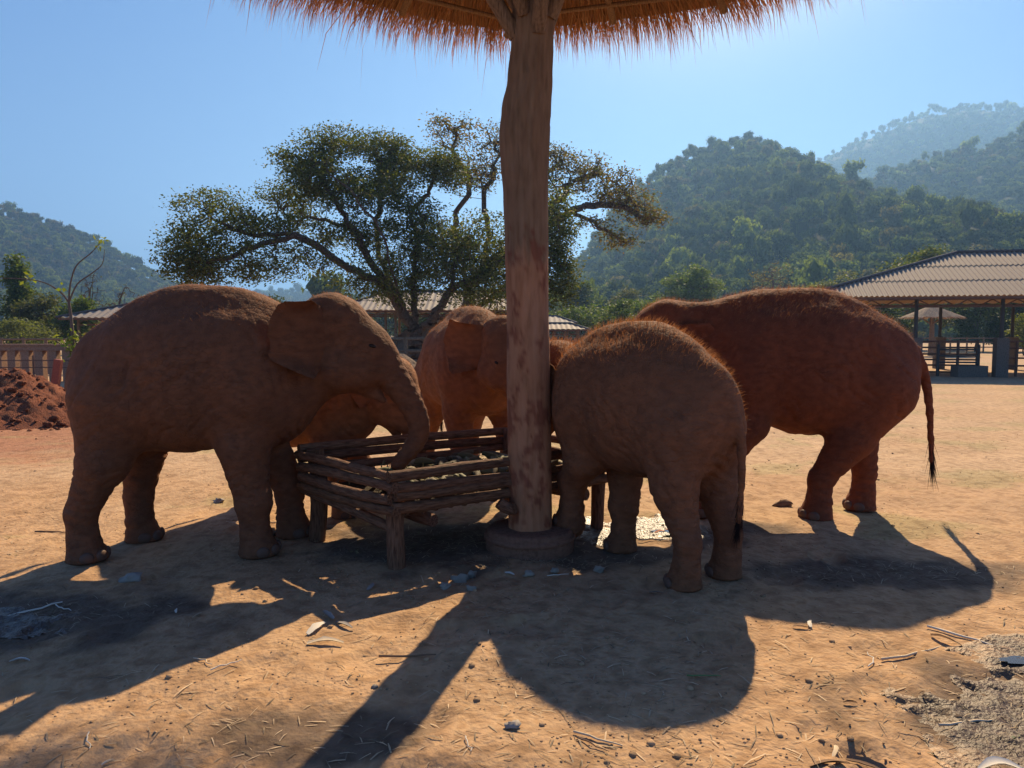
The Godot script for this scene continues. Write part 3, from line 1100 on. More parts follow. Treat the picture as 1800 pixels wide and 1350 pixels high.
func build_trough() -> void:
	var FL := Vector3(-0.83, 0, -5.24)
	var BL := Vector3(-1.61, 0, -5.98)
	var BR := Vector3(-0.02, 0, -7.08)
	var FR := Vector3(0.74, 0, -6.36)
	var t := thing("feeding_trough", "feeding trough of peeled logs on stout legs beside the post", "trough", FL)
	var o := -FL
	var n := 100
	for c in [[FL, 0.60, 0.066], [BL, 0.755, 0.072], [BR, 0.77, 0.066], [FR, 0.72, 0.060]]:
		lay_log(t, "leg", c[0] + o + Vector3(0, -0.03, 0), c[0] + o + Vector3(0, c[1], 0), c[2], c[2] * 0.97, n)
		n += 1
	var up := Vector3.UP
	# rails, outside the legs: [from, to, heights]
	for side in [[FL, FR, [0.69, 0.612, 0.538, 0.462], 0.085], [BL, FL, [0.70, 0.62, 0.545, 0.455], 0.085], [BL, BR, [0.745, 0.665, 0.59], 0.085], [BR, FR, [0.71, 0.63, 0.55], 0.085]]:
		var a: Vector3 = side[0]
		var b: Vector3 = side[1]
		var dir := (b - a).normalized()
		var mid := (FL + FR + BL + BR) * 0.25
		var out := dir.cross(Vector3.UP)
		if out.dot(a - mid) < 0.0:
			out = -out
		for h in side[2]:
			var r := rng.randf_range(0.034, 0.041)
			var push := out * (0.066 + r - 0.012)
			var e0: Vector3 = a - dir * rng.randf_range(0.05, 0.13) + push + up * (h + rng.randfn() * 0.006)
			var e1: Vector3 = b + dir * rng.randf_range(0.05, 0.13) + push + up * (h + rng.randfn() * 0.012 - 0.01)
			lay_log(t, "rail", e0 + o, e1 + o, r * 1.06, r * 0.93, n)
			n += 1
	# bearers across the short way and a floor of poles lying on them, their butts showing under the front rails
	for f in [0.12, 0.88]:
		lay_log(t, "bearer", FL.lerp(FR, f) + up * 0.335 + o - (BL - FL).normalized() * 0.10, BL.lerp(BR, f) + up * 0.345 + o, 0.05, 0.045, n)
		n += 1
	for k in 15:
		var f := (k + 0.6) / 15.5
		var side_dir := (BL - FL).normalized()
		var a := FL.lerp(FR, f) + up * (0.415 + rng.randfn() * 0.005) - side_dir * rng.randf_range(-0.02, 0.05)
		var b := BL.lerp(BR, f) + up * 0.42 + side_dir * 0.02
		lay_log(t, "floor_pole", a + o, b + o, 0.038, 0.032, n)
		n += 1
	# low brace that runs from the front to the post
	lay_log(t, "brace", Vector3(-0.10, 0.40, -5.60) + o, Vector3(0.02, 0.36, -5.56) + o, 0.05, 0.045, n)
	lay_log(t, "stretcher", FL + up * 0.30 + o + Vector3(-0.02, 0, 0.02), BL + up * 0.42 + o + Vector3(-0.1, 0, 0.0), 0.036, 0.034, n + 1)
	# chopped fodder on the floor of the trough
	var bed := Shape.new()
	var bn := 26
	for j in bn + 1:
		for k in bn + 1:
			var f := float(k) / bn
			var g := float(j) / bn
			var q := FL.lerp(FR, 0.04 + f * 0.92).lerp(BL.lerp(BR, 0.04 + f * 0.92), 0.06 + g * 0.88)
			var rim := clampf(minf(minf(f, 1.0 - f), minf(g, 1.0 - g)) * 8.0, 0.0, 1.0)
			bed.tint = Color.WHITE
			bed.vert(q + up * (0.455 + rim * (0.055 + bumps.get_noise_2d(q.x * 160.0, q.z * 160.0) * 0.035)))
	for j in bn:
		for k in bn:
			var a := j * (bn + 1) + k
			bed.i.append_array([a, a + bn + 1, a + bn + 2, a, a + bn + 2, a + 1])
	single("feed_bed", bed.mesh(), mat(lin(0.10, 0.075, 0.045), 0.9, M.log.albedo_texture, 5.0, M.log.heightmap_texture, 1.5), "dark layer of old chopped feed covering the trough's floor", "fodder")
	var forms := []
	for k in 6:
		var s := Shape.new()
		var r := RandomNumberGenerator.new()
		r.seed = 900 + k
		var l := r.randf_range(0.05, 0.11)
		s.tube(curve([Vector3(-l, 0, 0), Vector3(0, r.randf_range(0.0, 0.02), r.randfn() * 0.01), Vector3(l, 0, r.randfn() * 0.02)], 2), rad([0.018, 0.028, 0.031, 0.028, 0.015]), 7, true, 0.25, k)
		forms.append(s.mesh())
	var tones := [mat(lin(0.12, 0.11, 0.05), 0.7), mat(lin(0.15, 0.11, 0.055), 0.7), mat(lin(0.26, 0.22, 0.14), 0.8), mat(lin(0.08, 0.06, 0.035), 0.8)]
	for k in 130:
		var f := clampf(0.5 + rng.randfn() * 0.24, 0.08, 0.94)
		var g := rng.randf_range(0.12, 0.9)
		var q := FL.lerp(FR, f).lerp(BL.lerp(BR, f), g)
		var heap := 0.06 * exp(-pow((f - 0.55) * 3.0, 2.0)) * rng.randf()
		single("fodder_piece", forms[k % 6], tones[(k * 7) % 4], "chopped piece of fodder lying in the log trough", "fodder", q + up * (0.545 + heap), Basis.from_euler(Vector3(rng.randfn() * 0.25, rng.randf() * TAU, rng.randfn() * 0.25)), "chopped fodder in the trough")
	var leafy := Shape.new()
	for k in 900:
		var f := clampf(0.5 + rng.randfn() * 0.26, 0.05, 0.96)
		var g := rng.randf_range(0.05, 0.96)
		var q := FL.lerp(FR, f).lerp(BL.lerp(BR, f), g) + up * (0.525 + rng.randf() * 0.06)
		var d := Vector3(rng.randfn(), rng.randfn() * 0.25, rng.randfn()).normalized() * rng.randf_range(0.03, 0.14)
		var w := d.cross(Vector3.UP).normalized() * rng.randf_range(0.003, 0.012)
		var c := rng.randf_range(0.6, 1.2)
		leafy.tint = Color(0.20 * c, 0.17 * c, 0.08 * c)
		leafy.quad(q - w, q + d - w * 0.4, q + d + w * 0.4, q + w)
	var chaff := single("fodder_chaff", leafy.mesh(), M.litter, "shredded stalks and leaves covering the trough floor", "fodder")
	chaff.set_meta("kind", "stuff")

# ------------------------------------------------------------------ litter on the ground
func husk_mesh(seed_n: int, len: float, wide: float, curl: float) -> ArrayMesh:
	var s := Shape.new()
	var r := RandomNumberGenerator.new()
	r.seed = seed_n
	var n := 7
	var bow := r.randfn() * 0.12
	for layer in 2:
		for k in n + 1:
			var f := float(k) / n
			var w := wide * (0.35 + 0.65 * sin(PI * clampf(f * 0.9 + 0.12, 0.0, 1.0))) * (1.0 + r.randfn() * 0.12)
			for q in 3:
				var u := q - 1.0
				s.vert(Vector3((f - 0.5) * len, absf(u) * w * curl + sin(f * PI) * len * 0.06 + (0.004 if layer == 0 else 0.0), u * w + bow * sin(f * PI) * len))
	for layer in 2:
		for k in n:
			for q in 2:
				var a := layer * (n + 1) * 3 + k * 3 + q
				if layer == 0:
					s.i.append_array([a, a + 4, a + 3, a, a + 1, a + 4])
				else:
					s.i.append_array([a, a + 3, a + 4, a, a + 4, a + 1])
	return s.mesh()

func stick_mesh(seed_n: int, len: float, r0: float) -> ArrayMesh:
	var s := Shape.new()
	var r := RandomNumberGenerator.new()
	r.seed = seed_n
	var line := []
	var n := 6
	var a := r.randfn() * 0.12
	for k in n + 1:
		var f := float(k) / n
		line.append(Vector3((f - 0.5) * len, absf(r.randfn()) * 0.003, a * sin(f * PI * 1.3) * len * 0.4 + r.randfn() * 0.004))
	s.tube(pts(line), ramp_along([r0, r0 * 0.9, r0 * 0.55], 3), 6, true, 0.2, seed_n)
	return s.mesh()

func lump_mesh(seed_n: int, rough: float) -> ArrayMesh:
	var s := Shape.new()
	var f := FastNoiseLite.new()
	f.seed = seed_n
	f.frequency = 1.1
	var rings := 7
	var sides := 10
	for j in rings + 1:
		for q in sides:
			var th := PI * j / rings
			var a := TAU * q / sides
			var d := Vector3(sin(th) * cos(a), cos(th), sin(th) * sin(a))
			s.vert(d * (0.5 + f.get_noise_3dv(d) * rough))
	for j in rings:
		for q in sides:
			var a := j * sides + q
			var b := j * sides + (q + 1) % sides
			s.i.append_array([a, b + sides, b, a, a + sides, b + sides])
	return s.mesh()

func on_ground(x: float, z: float, up := 0.0) -> Vector3:
	return Vector3(x, ground_y(x, z) + up, z)

func build_litter() -> void:
	# trodden wet mud with standing water
	for w in [[2.5, -3.05, 0.85, 0.5, 1, "wet trampled mud with leaf scraps at the lower right corner"], [2.85, -3.75, 0.55, 0.3, 4, "glistening wet mud round the small puddle at the right edge"], [1.22, -6.35, 0.52, 0.48, 2, "glistening wet mud seen between the young elephant's legs"], [-3.05, -4.25, 0.5, 0.22, 3, "pale wet mud patch in the left elephant's shadow"], [0.62, -6.25, 0.32, 0.42, 5, "wet mud behind the post's concrete footing"]]:
		var s := Shape.new()
		var f := FastNoiseLite.new()
		f.seed = w[4]
		f.frequency = 1.6
		f.fractal_octaves = 3
		var cell := 0.022
		var nx := int(w[2] * 2.6 / cell)
		var nzz := int(w[3] * 2.6 / cell)
		var ids := {}
		for j in nzz + 1:
			for k in nx + 1:
				var x: float = w[0] + (k - nx * 0.5) * cell
				var z: float = w[1] + (j - nzz * 0.5) * cell
				var d := Vector2((x - w[0]) / w[2], (z - w[1]) / w[3]).length() + f.get_noise_2d(x * 1.5, z * 1.5) * 0.55
				if d < 1.0:
					var lift := clampf((1.0 - d) * 8.0, 0.0, 1.0)
					var y := ground_y(x, z) - 0.008 + clampf((1.0 - d) * 5.0, 0.0, 1.0) * 0.012 + lift * (0.004 + maxf(-0.004, f.get_noise_2d(x * 5.0, z * 9.0) * 0.018 + f.get_noise_2d(x * 11.0, z * 20.0) * 0.012))
					var g := 1.0 + f.get_noise_2d(x * 6.0 + 9.0, z * 6.0) * 0.6
					s.tint = soil_color(x, z).lerp(Color(0.085 * g, 0.056 * g, 0.04 * g), clampf((1.0 - d) * 2.2 + f.get_noise_2d(x * 8.0, z * 14.0) * 0.7, 0.0, 0.95))
					ids[j * 10000 + k] = s.vert(Vector3(x, y, z))
		for key in ids:
			if ids.has(key + 1) and ids.has(key + 10000) and ids.has(key + 10001):
				var a: int = ids[key]
				var b: int = ids[key + 1]
				var c: int = ids[key + 10001]
				var d: int = ids[key + 10000]
				s.i.append_array([a, c, b, a, d, c])
		var o := setting("mud", s.mesh(), M.mud if w[4] in [2, 3, 5] else M.damp)
		o.set_meta("label", w[5])
	for w in [[2.63, -3.70, 0.12, 0.05], [2.72, -3.42, 0.10, 0.035], [1.30, -6.2, 0.10, 0.04]]:
		var s := Shape.new()
		var y := ground_y(w[0], w[1]) + 0.014
		var mid := s.vert(Vector3(w[0], y, w[1]))
		for q in 24:
			var a := TAU * q / 24.0
			var r := 1.0 + patches.get_noise_2d(cos(a) * 6.0 + w[0] * 9.0, sin(a) * 6.0) * 0.9
			s.vert(Vector3(w[0] + cos(a) * w[2] * r, y, w[1] + sin(a) * w[3] * r))
		for q in 24:
			s.i.append_array([mid, mid + 1 + q, mid + 1 + (q + 1) % 24])
		setting("puddle", s.mesh(), M.water)
	# crumbs of earth and straw, far too many to count
	var crumbs := []
	var crumb_c := []
	for k in 9000:
		var z := -2.4 - pow(rng.randf(), 1.7) * 13.0
		var x := rng.randfn() * 0.42 * absf(z) + rng.randf_range(-0.4, 0.4)
		if patches.get_noise_2d(x * 2.5, z * 2.5) + rng.randf() * 0.5 < 0.1:
			continue
		var r := rng.randf_range(0.002, 0.007) * (1.0 + 1.6 * float(rng.randf() < 0.05))
		crumbs.append(Transform3D(Basis.from_euler(Vector3(rng.randf() * 6.0, rng.randf() * 6.0, 0)).scaled(Vector3(r * 2.0, r * 1.2, r * 2.0)), on_ground(x, z, r * 0.2)))
		var c := soil_color(x, z)
		var g := rng.randf_range(0.55, 1.05)
		crumb_c.append(Color(c.r * g, c.g * g, c.b * g))
	scatter("soil_crumbs", "crumbs of dry earth scattered over the yard", "soil", lump_mesh(5, 0.3), M.litter, crumbs, crumb_c)
	var straws := []
	var straw_c := []
	var blade := Shape.new()
	blade.quad(Vector3(-0.5, 0, -0.03), Vector3(0.05, 0.05, -0.035), Vector3(0.05, 0.05, 0.035), Vector3(-0.5, 0, 0.03))
	blade.quad(Vector3(0.05, 0.05, -0.035), Vector3(0.5, 0.0, -0.012), Vector3(0.5, 0.0, 0.012), Vector3(0.05, 0.05, 0.035))
	for k in 9000:
		var z := -2.4 - pow(rng.randf(), 1.6) * 16.0
		var x := rng.randfn() * 0.45 * absf(z)
		if patches.get_noise_2d(x * 1.8 + 70.0, z * 1.8) + rng.randf() * 0.55 < 0.2:
			continue
		var l := rng.randf_range(0.02, 0.09) * (1.0 + float(rng.randf() < 0.06) * 1.3)
		straws.append(Transform3D(Basis(Vector3.UP, rng.randf() * TAU).scaled_local(Vector3(l, l * rng.randf_range(0.3, 2.0), minf(l, 0.06) * rng.randf_range(0.6, 1.9))), on_ground(x, z, 0.002)))
		var g := rng.randf_range(0.2, 1.05)
		straw_c.append(Color(0.60 * g, 0.44 * g, 0.27 * g))
	# denser trash under the trough, by the footing and on the wet mud
	for w in [[-0.3, -5.9, 1.0, 0.6, 900], [0.4, -5.35, 0.8, 0.15, 350], [2.3, -3.1, 0.7, 0.45, 260], [1.2, -6.3, 0.5, 0.4, 160], [2.75, -5.15, 0.9, 0.25, 500], [-2.8, -4.4, 0.8, 0.25, 250]]:
		for k in w[4]:
			var x: float = w[0] + rng.randfn() * w[2] * 0.55
			var z: float = w[1] + rng.randfn() * w[3] * 0.55
			var l := rng.randf_range(0.02, 0.10)
			straws.append(Transform3D(Basis.from_euler(Vector3(rng.randfn() * 0.1, rng.randf() * TAU, rng.randfn() * 0.1)).scaled_local(Vector3(l, l * rng.randf_range(0.3, 2.0), minf(l, 0.05) * rng.randf_range(0.5, 1.5))), on_ground(x, z, 0.008)))
			var g := rng.randf_range(0.12, 0.95)
			straw_c.append(Color(0.52 * g, 0.40 * g, 0.25 * g))
	scatter("straw_litter", "straw and leaf scraps strewn over the ground", "straw", blade.mesh(), M.litter, straws, straw_c)
	# thin dry grass
	var tuft := Shape.new()
	var r := RandomNumberGenerator.new()
	r.seed = 3
	for k in 16:
		var a := r.randf() * TAU
		var d := Vector3(cos(a), 0, sin(a))
		var w := Vector3(-d.z, 0, d.x) * 0.012
		tuft.tri(d * 0.1 - w, d * 0.1 + w, d * r.randf_range(0.3, 0.9) + Vector3(0, r.randf_range(0.2, 0.8), 0))
	var tufts := []
	var tuft_c := []
	for k in 5000:
		var z := -5.5 - rng.randf() * 16.0
		var x := rng.randf_range(-0.75, 0.75) * absf(z)
		if patches.get_noise_2d(x * 2.1 + 300.0, z * 2.1) < 0.2 + rng.randf() * 0.15:
			continue
		var l := rng.randf_range(0.02, 0.05)
		tufts.append(Transform3D(Basis(Vector3.UP, rng.randf() * TAU).scaled(Vector3.ONE * l), on_ground(x, z)))
		var g := rng.randf_range(0.6, 1.1)
		tuft_c.append(Color(0.30 * g, 0.29 * g, 0.11 * g))
	scatter("dry_grass", "thin dry grass in patches on the trampled earth", "grass", tuft.mesh(), M.litter, tufts, tuft_c)
	# single pieces one can pick out: [x, z, turn, length, kind, tone, label]
	var dry := mat(lin(0.55, 0.44, 0.30), 0.85)
	var pale := mat(lin(0.62, 0.56, 0.46), 0.85)
	var brown := mat(lin(0.20, 0.12, 0.07), 0.9)
	var grey_ := mat(lin(0.30, 0.26, 0.22), 0.9)
	var green := mat(lin(0.13, 0.22, 0.08), 0.7)
	var rust := mat(lin(0.42, 0.13, 0.05), 0.8)
	var pieces := [
		[-1.12, -4.13, 1.25, 0.26, "husk", pale, "pale upright husk strip at the edge of the trough's shadow"],
		[-1.02, -3.93, 0.1, 0.28, "husk", dry, "tan folded corn husk below the trough's shadow"],
		[-1.10, -4.33, 2.2, 0.22, "husk", grey_, "grey husk strip in the trough's shadow above the tan husk"],
		[-0.98, -4.20, -0.6, 0.2, "husk", grey_, "grey husk strip crossing the pale upright husk"],
		[-0.95, -4.85, 1.5, 0.2, "husk", grey_, "grey torn husk left of the trough's front leg"],
		[-0.55, -3.78, 0.06, 0.30, "stick", brown, "dark twig lying across the left edge of the post's shadow"],
		[-1.44, -3.62, 0.75, 0.16, "stick", pale, "short pale splinter below the left elephant's shadow"],
		[-1.58, -3.68, -0.5, 0.15, "stick", dry, "thin twig beside the pale splinter"],
		[-2.95, -4.42, 0.85, 0.36, "stick", pale, "pale thick stalk in the left elephant's shadow"],
		[-2.78, -4.47, -0.6, 0.18, "stick", pale, "short pale stalk crossing the thick stalk"],
		[-2.62, -5.0, 0.2, 0.13, "stone", grey_, "flat grey stone in the left elephant's shadow"],
		[-2.05, -4.42, 1.9, 0.10, "husk", pale, "small pale leaf in the middle of the left elephant's shadow"],
		[-2.55, -3.72, 0.15, 0.14, "husk", pale, "pale leaf sliver low in the left elephant's shadow"],
		[-2.95, -7.35, 0.0, 0.10, "stone", grey_, "lone grey stone on the open ground under the left elephant's belly"],
		[-2.25, -6.55, 0.03, 0.75, "stick", dry, "long straight reed on the ground beyond the left elephant"],
		[-3.95, -6.25, -0.05, 0.30, "stick", brown, "dark stick on the open ground left of the hind feet"],
		[-1.75, -2.95, -1.0, 0.14, "stick", pale, "thin straw at the lower left of the picture"],
		[-1.60, -2.82, 0.9, 0.07, "husk", pale, "small white scrap near the lower left corner"],
		[-0.66, -3.45, 0.5, 0.035, "stone", M.pulp, "tiny white pebble left of the post's shadow"],
		[0.0, -3.08, 0.2, 0.07, "stone", grey_, "grey pebble right of the post's shadow near the bottom"],
		[-0.18, -2.93, -1.3, 0.12, "stick", pale, "short pale stick right of the post's shadow"],
		[0.36, -3.0, -0.5, 0.22, "stick", dry, "dry stalk at the left edge of the young elephant's shadow"],
		[0.33, -2.96, -0.8, 0.16, "stick", brown, "brown stalk crossing the dry stalk"],
		[0.95, -3.55, 0.0, 0.17, "stick", green, "fresh green stem inside the young elephant's shadow"],
		[1.75, -4.22, 1.2, 0.16, "husk", pale, "cream husk scrap standing on the ground at the right"],
		[1.68, -4.18, -0.3, 0.14, "husk", dry, "curled cream husk beside the standing husk scrap"],
		[2.15, -3.85, 0.35, 0.45, "stick", dry, "long thin stem lying on open ground at the right"],
		[1.85, -3.72, 1.0, 0.18, "stick", pale, "short curved stem left of the long thin stem"],
		[1.55, -3.28, -0.1, 0.09, "husk", brown, "dark leaf scrap right of the young elephant's shadow"],
		[2.52, -4.02, -0.9, 0.38, "stick", pale, "pale stick beside the puddle at the right edge"],
		[2.40, -3.98, -1.0, 0.24, "husk", dry, "torn tan husk left of the pale stick by the puddle"],
		[1.98, -3.10, 0.18, 0.28, "stick", dry, "thick tan stalk on the wet mud at lower right"],
		[1.25, -2.80, 0.15, 0.24, "husk", brown, "dark brown bark strip near the bottom right"],
		[1.42, -2.82, -0.75, 0.26, "husk", brown, "second dark bark strip leaning the other way near the bottom right"],
		[1.32, -2.92, 1.1, 0.16, "husk", dry, "tan crumpled leaf on top of the dark bark strips"],
		[1.38, -2.72, 0.0, 0.12, "stone", M.pulp, "large cream-white lump beside the dark bark strips"],
		[2.10, -2.98, 0.4, 0.10, "husk", green, "green leaf on the wet mud at lower right"],
		[1.90, -2.75, -0.1, 0.26, "husk", pale, "pale flat strip at the bottom of the wet mud"],
		[1.26, -6.18, 0.5, 0.16, "husk", rust, "orange-red peel on the wet mud between the elephant's legs"],
		[1.34, -6.26, -0.6, 0.13, "husk", rust, "second orange-red peel behind the first on the wet mud"],
		[1.30, -6.02, 0.1, 0.15, "husk", green, "yellow-green leaf at the front of the wet mud"],
		[1.18, -5.92, 0.0, 0.30, "stick", grey_, "grey stick in the shadow at the front of the wet mud"],
		[-0.36, -5.05, 0.4, 0.12, "stone", M.pulp, "white chewed pulp heap right of the trough's front leg"],
		[-0.28, -5.12, 1.4, 0.09, "stone", M.pulp, "smaller white pulp lump behind the pulp heap"],
		[-0.45, -4.86, 1.0, 0.08, "stone", M.pulp, "white pulp crumb in front of the pulp heap"],
		[-0.27, -4.82, 0.2, 0.07, "stone", M.pulp, "white lump catching the sun by the post's shadow"],
		[-0.02, -5.13, -0.5, 0.12, "husk", pale, "pale shred in front of the concrete footing at its left"],
		[0.12, -5.05, 0.3, 0.08, "stone", M.pulp, "white lump in front of the middle of the footing"],
		[0.32, -5.05, 0.25, 0.16, "stick", pale, "pale splinter in front of the footing at its right"],
		[0.30, -5.10, 0.9, 0.07, "stone", M.pulp, "whitish lump behind the pale splinter"],
		[0.62, -5.18, 0.6, 0.09, "stone", M.pulp, "white lump beside the young elephant's forefoot"],
		[0.95, -4.75, -0.15, 0.14, "husk", grey_, "dark curled leaf on the sunlit patch by the hind foot"],
		[2.20, -7.95, 0.2, 0.22, "stone", brown, "dark dung heap under the red elephant's belly"],
		[2.02, -8.0, 1.2, 0.16, "stone", brown, "smaller dark dung lump left of the dung heap"],
		[2.68, -7.2, 0.0, 0.16, "stone", brown, "dung crumbled on the ground left of the red elephant's hind feet"],
		[-2.05, -6.1, 0.3, 0.12, "stone", brown, "dry dung clump between the left elephant's feet"],
	]
	var n := 0
	for q in pieces:
		n += 1
		var called: String = {"husk": "husk_scrap", "stick": "dry_stick", "stone": "small_lump"}[q[4]]
		var m: Mesh
		var b := Basis(Vector3.UP, q[2])
		var up := 0.008
		if q[4] == "husk":
			m = husk_mesh(n, q[3] * 0.7, q[3] * 0.07, 0.35)
			b = b * Basis(Vector3.RIGHT, rng.randfn() * 0.3)
		elif q[4] == "stick":
			m = stick_mesh(n, q[3], clampf(q[3] * 0.022, 0.003, 0.007))
			up = 0.007
		else:
			m = lump_mesh(n * 3, 0.55)
			b = b.scaled_local(Vector3(q[3], q[3] * 0.55, q[3] * 0.75))
			up = q[3] * 0.12
		single(called, m, q[5], q[6], {"husk": "husk", "stick": "stick", "stone": "lump"}[q[4]], on_ground(q[0], q[1], up), b, {"husk": "husks and leaves dropped on the ground", "stick": "sticks and stalks on the ground", "stone": "lumps and stones on the ground"}[q[4]])

# ------------------------------------------------------------------ trees
func leaf_blades(s: Shape, at: Vector3, n: int, reach: Vector3, size: float, greens: Array, r: RandomNumberGenerator) -> void:
	for k in n:
		var p := at + Vector3(r.randfn() * reach.x, r.randfn() * reach.y, r.randfn() * reach.z) * 0.6
		var d := Vector3(r.randfn(), r.randfn() * 0.5 - 0.15, r.randfn()).normalized() * size * r.randf_range(0.6, 1.4)
		var w := d.cross(Vector3(r.randfn(), r.randfn() + 0.8, r.randfn())).normalized() * size * r.randf_range(0.22, 0.42)
		var g: Color = greens[r.randi() % greens.size()]
		var f := r.randf_range(0.7, 1.3)
		s.tint = Color(g.r * f, g.g * f, g.b * f)
		var a := p + d * 0.45
		s.tri(p, a - w, a + w)
		s.tri(a - w, p + d, a + w)

# limbs: arrays of points from the trunk outwards; clumps: [centre, radii, number of twig ends]
func grow_tree(root: Node3D, limbs: Array, clumps: Array, look: Dictionary) -> void:
	var r := RandomNumberGenerator.new()
	r.seed = look.get("seed", 1)
	var pos := PackedVector3Array()
	var from := PackedInt32Array()
	var jag: float = look.get("jag", 0.08)
	for limb in limbs:
		var line := curve(limb, 4)
		var last := -1
		if pos.size():
			var best := 1e9
			for k in pos.size():
				var d := pos[k].distance_squared_to(line[0])
				if d < best:
					best = d
					last = k
		for k in line.size():
			if k == 0 and last >= 0:
				continue
			pos.append(line[k] + (Vector3(r.randfn(), r.randfn() * 0.6, r.randfn()) * jag if k > 2 else Vector3.ZERO))
			from.append(last)
			last = pos.size() - 1
	var limb_nodes := pos.size()
	var ends := []
	for c in clumps:
		for k in c[2]:
			var d := Vector3(r.randfn(), r.randfn(), r.randfn()).normalized() * pow(r.randf(), 0.45)
			ends.append(c[0] + d * c[1])
	var order := []
	for e in ends:
		var best := 1e9
		for k in limb_nodes:
			best = minf(best, pos[k].distance_squared_to(e))
		order.append([best, e])
	order.sort_custom(func(a, b): return a[0] < b[0])
	var tips := PackedInt32Array()
	var stride: float = look.get("twig", 0.7)
	for oe in order:
		var e: Vector3 = oe[1]
		var best := 1e9
		var near := 0
		for k in pos.size():
			var d := pos[k].distance_squared_to(e)
			if pos[k].y > e.y + 0.4:
				d *= 1.8
			if d < best:
				best = d
				near = k
		var a := pos[near]
		var steps := maxi(1, int(a.distance_to(e) / stride))
		var last := near
		for k in steps:
			var f := float(k + 1) / steps
			var p := a.lerp(e, f) + Vector3(0, sin(f * PI) * 0.12 * a.distance_to(e), 0)
			if k < steps - 1:
				p += Vector3(r.randfn(), r.randfn(), r.randfn()) * jag
			pos.append(p)
			from.append(last)
			last = pos.size() - 1
		tips.append(last)
	var weight := PackedFloat32Array()
	weight.resize(pos.size())
	for t in tips:
		weight[t] += 1.0
	for k in range(pos.size() - 1, -1, -1):
		if from[k] >= 0:
			weight[from[k]] += weight[k]
	var thin: float = look.get("twig_radius", 0.012)
	var most: float = look.get("trunk_radius", 0.35)
	var power: float = look.get("power", 0.5)
	var wood := Shape.new()
	for k in pos.size():
		if from[k] < 0 or weight[k] <= 0.0:
			continue
		var a := pos[from[k]]
		var b := pos[k]
		var r0 := minf(most, thin * pow(weight[from[k]], power))
		var r1 := minf(most, thin * pow(weight[k], power))
		r0 = minf(r0, r1 * 1.35)
		wood.tube(pts([a - (b - a) * 0.04, b]), rad([r0, r1]), 7 if r1 > 0.1 else 4, false)
	part(root, "trunk", wood.mesh(), look.get("bark", M.bark))
	var n: int = look.get("leaves", 60)
	if n > 0:
		var s := Shape.new()
		for t in tips:
			leaf_blades(s, pos[t] + Vector3(0, 0.05, 0), int(n * r.randf_range(0.5, 1.4)), Vector3(1, 0.5, 1) * float(look.get("spray", 0.5)), look.get("leaf", 0.12), look.greens, r)
		part(root, "crown", s.mesh(), M.leaf)

func simple_tree(called: String, label: String, at: Vector3, height: float, width: float, look: Dictionary) -> Node3D:
	var root := thing(called, label, "tree" if called.contains("tree") or called.contains("bamboo") else "bush", at, 0.0, look.get("group", "trees beyond the yard"))
	var r := RandomNumberGenerator.new()
	r.seed = look.get("seed", 1) * 31
	var bare: float = look.get("bare", 0.3)     # share of the height that is clear trunk
	var lean := Vector3(r.randfn(), 0, r.randfn()) * 0.05 * height
	var limbs := [[Vector3(0, -0.2, 0), Vector3(0, height * bare * 0.6, 0) + lean * 0.3, Vector3(0, height * 0.55, 0) + lean, Vector3(0, height * 0.86, 0) + lean]]
	var clumps := []
	var n: int = look.get("clumps", 9)
	for k in n:
		var a := TAU * k / n * 1.618 * 2.0 + r.randf()
		var f := r.randf_range(0.35, 0.85)
		var y := lerpf(bare + 0.12, 0.92, float(k) / maxf(1, n - 1))
		var shape: float = sin(PI * clampf((y - bare) / (1.0 - bare) * 0.75 + 0.2, 0.0, 1.0)) if not look.get("cone", false) else (1.1 - y)
		var c := Vector3(cos(a) * f * width * 0.5 * shape, y * height, sin(a) * f * width * 0.5 * shape) + lean * y
		clumps.append([c, Vector3(width * 0.2, height * 0.11, width * 0.2) * r.randf_range(0.8, 1.25), int(look.get("tips", 120) / n)])
		if k % 2 == 0:
			limbs.append([Vector3(0, height * lerpf(bare, y, 0.5), 0), c.lerp(Vector3(0, c.y, 0), 0.5), c])
	look["twig"] = look.get("twig", height * 0.08)
	look["jag"] = look.get("jag", height * 0.012)
	look["twig_radius"] = look.get("twig_radius", height * 0.002)
	look["trunk_radius"] = look.get("trunk_radius", height * 0.03)
	grow_tree(root, limbs, clumps, look)
	return root

func grid_point(u: float, v: float, u0: float, v0: float, m: float, z := 0.0) -> Vector3:
	return Vector3((u - u0) * m, (v0 - v) * m, z)

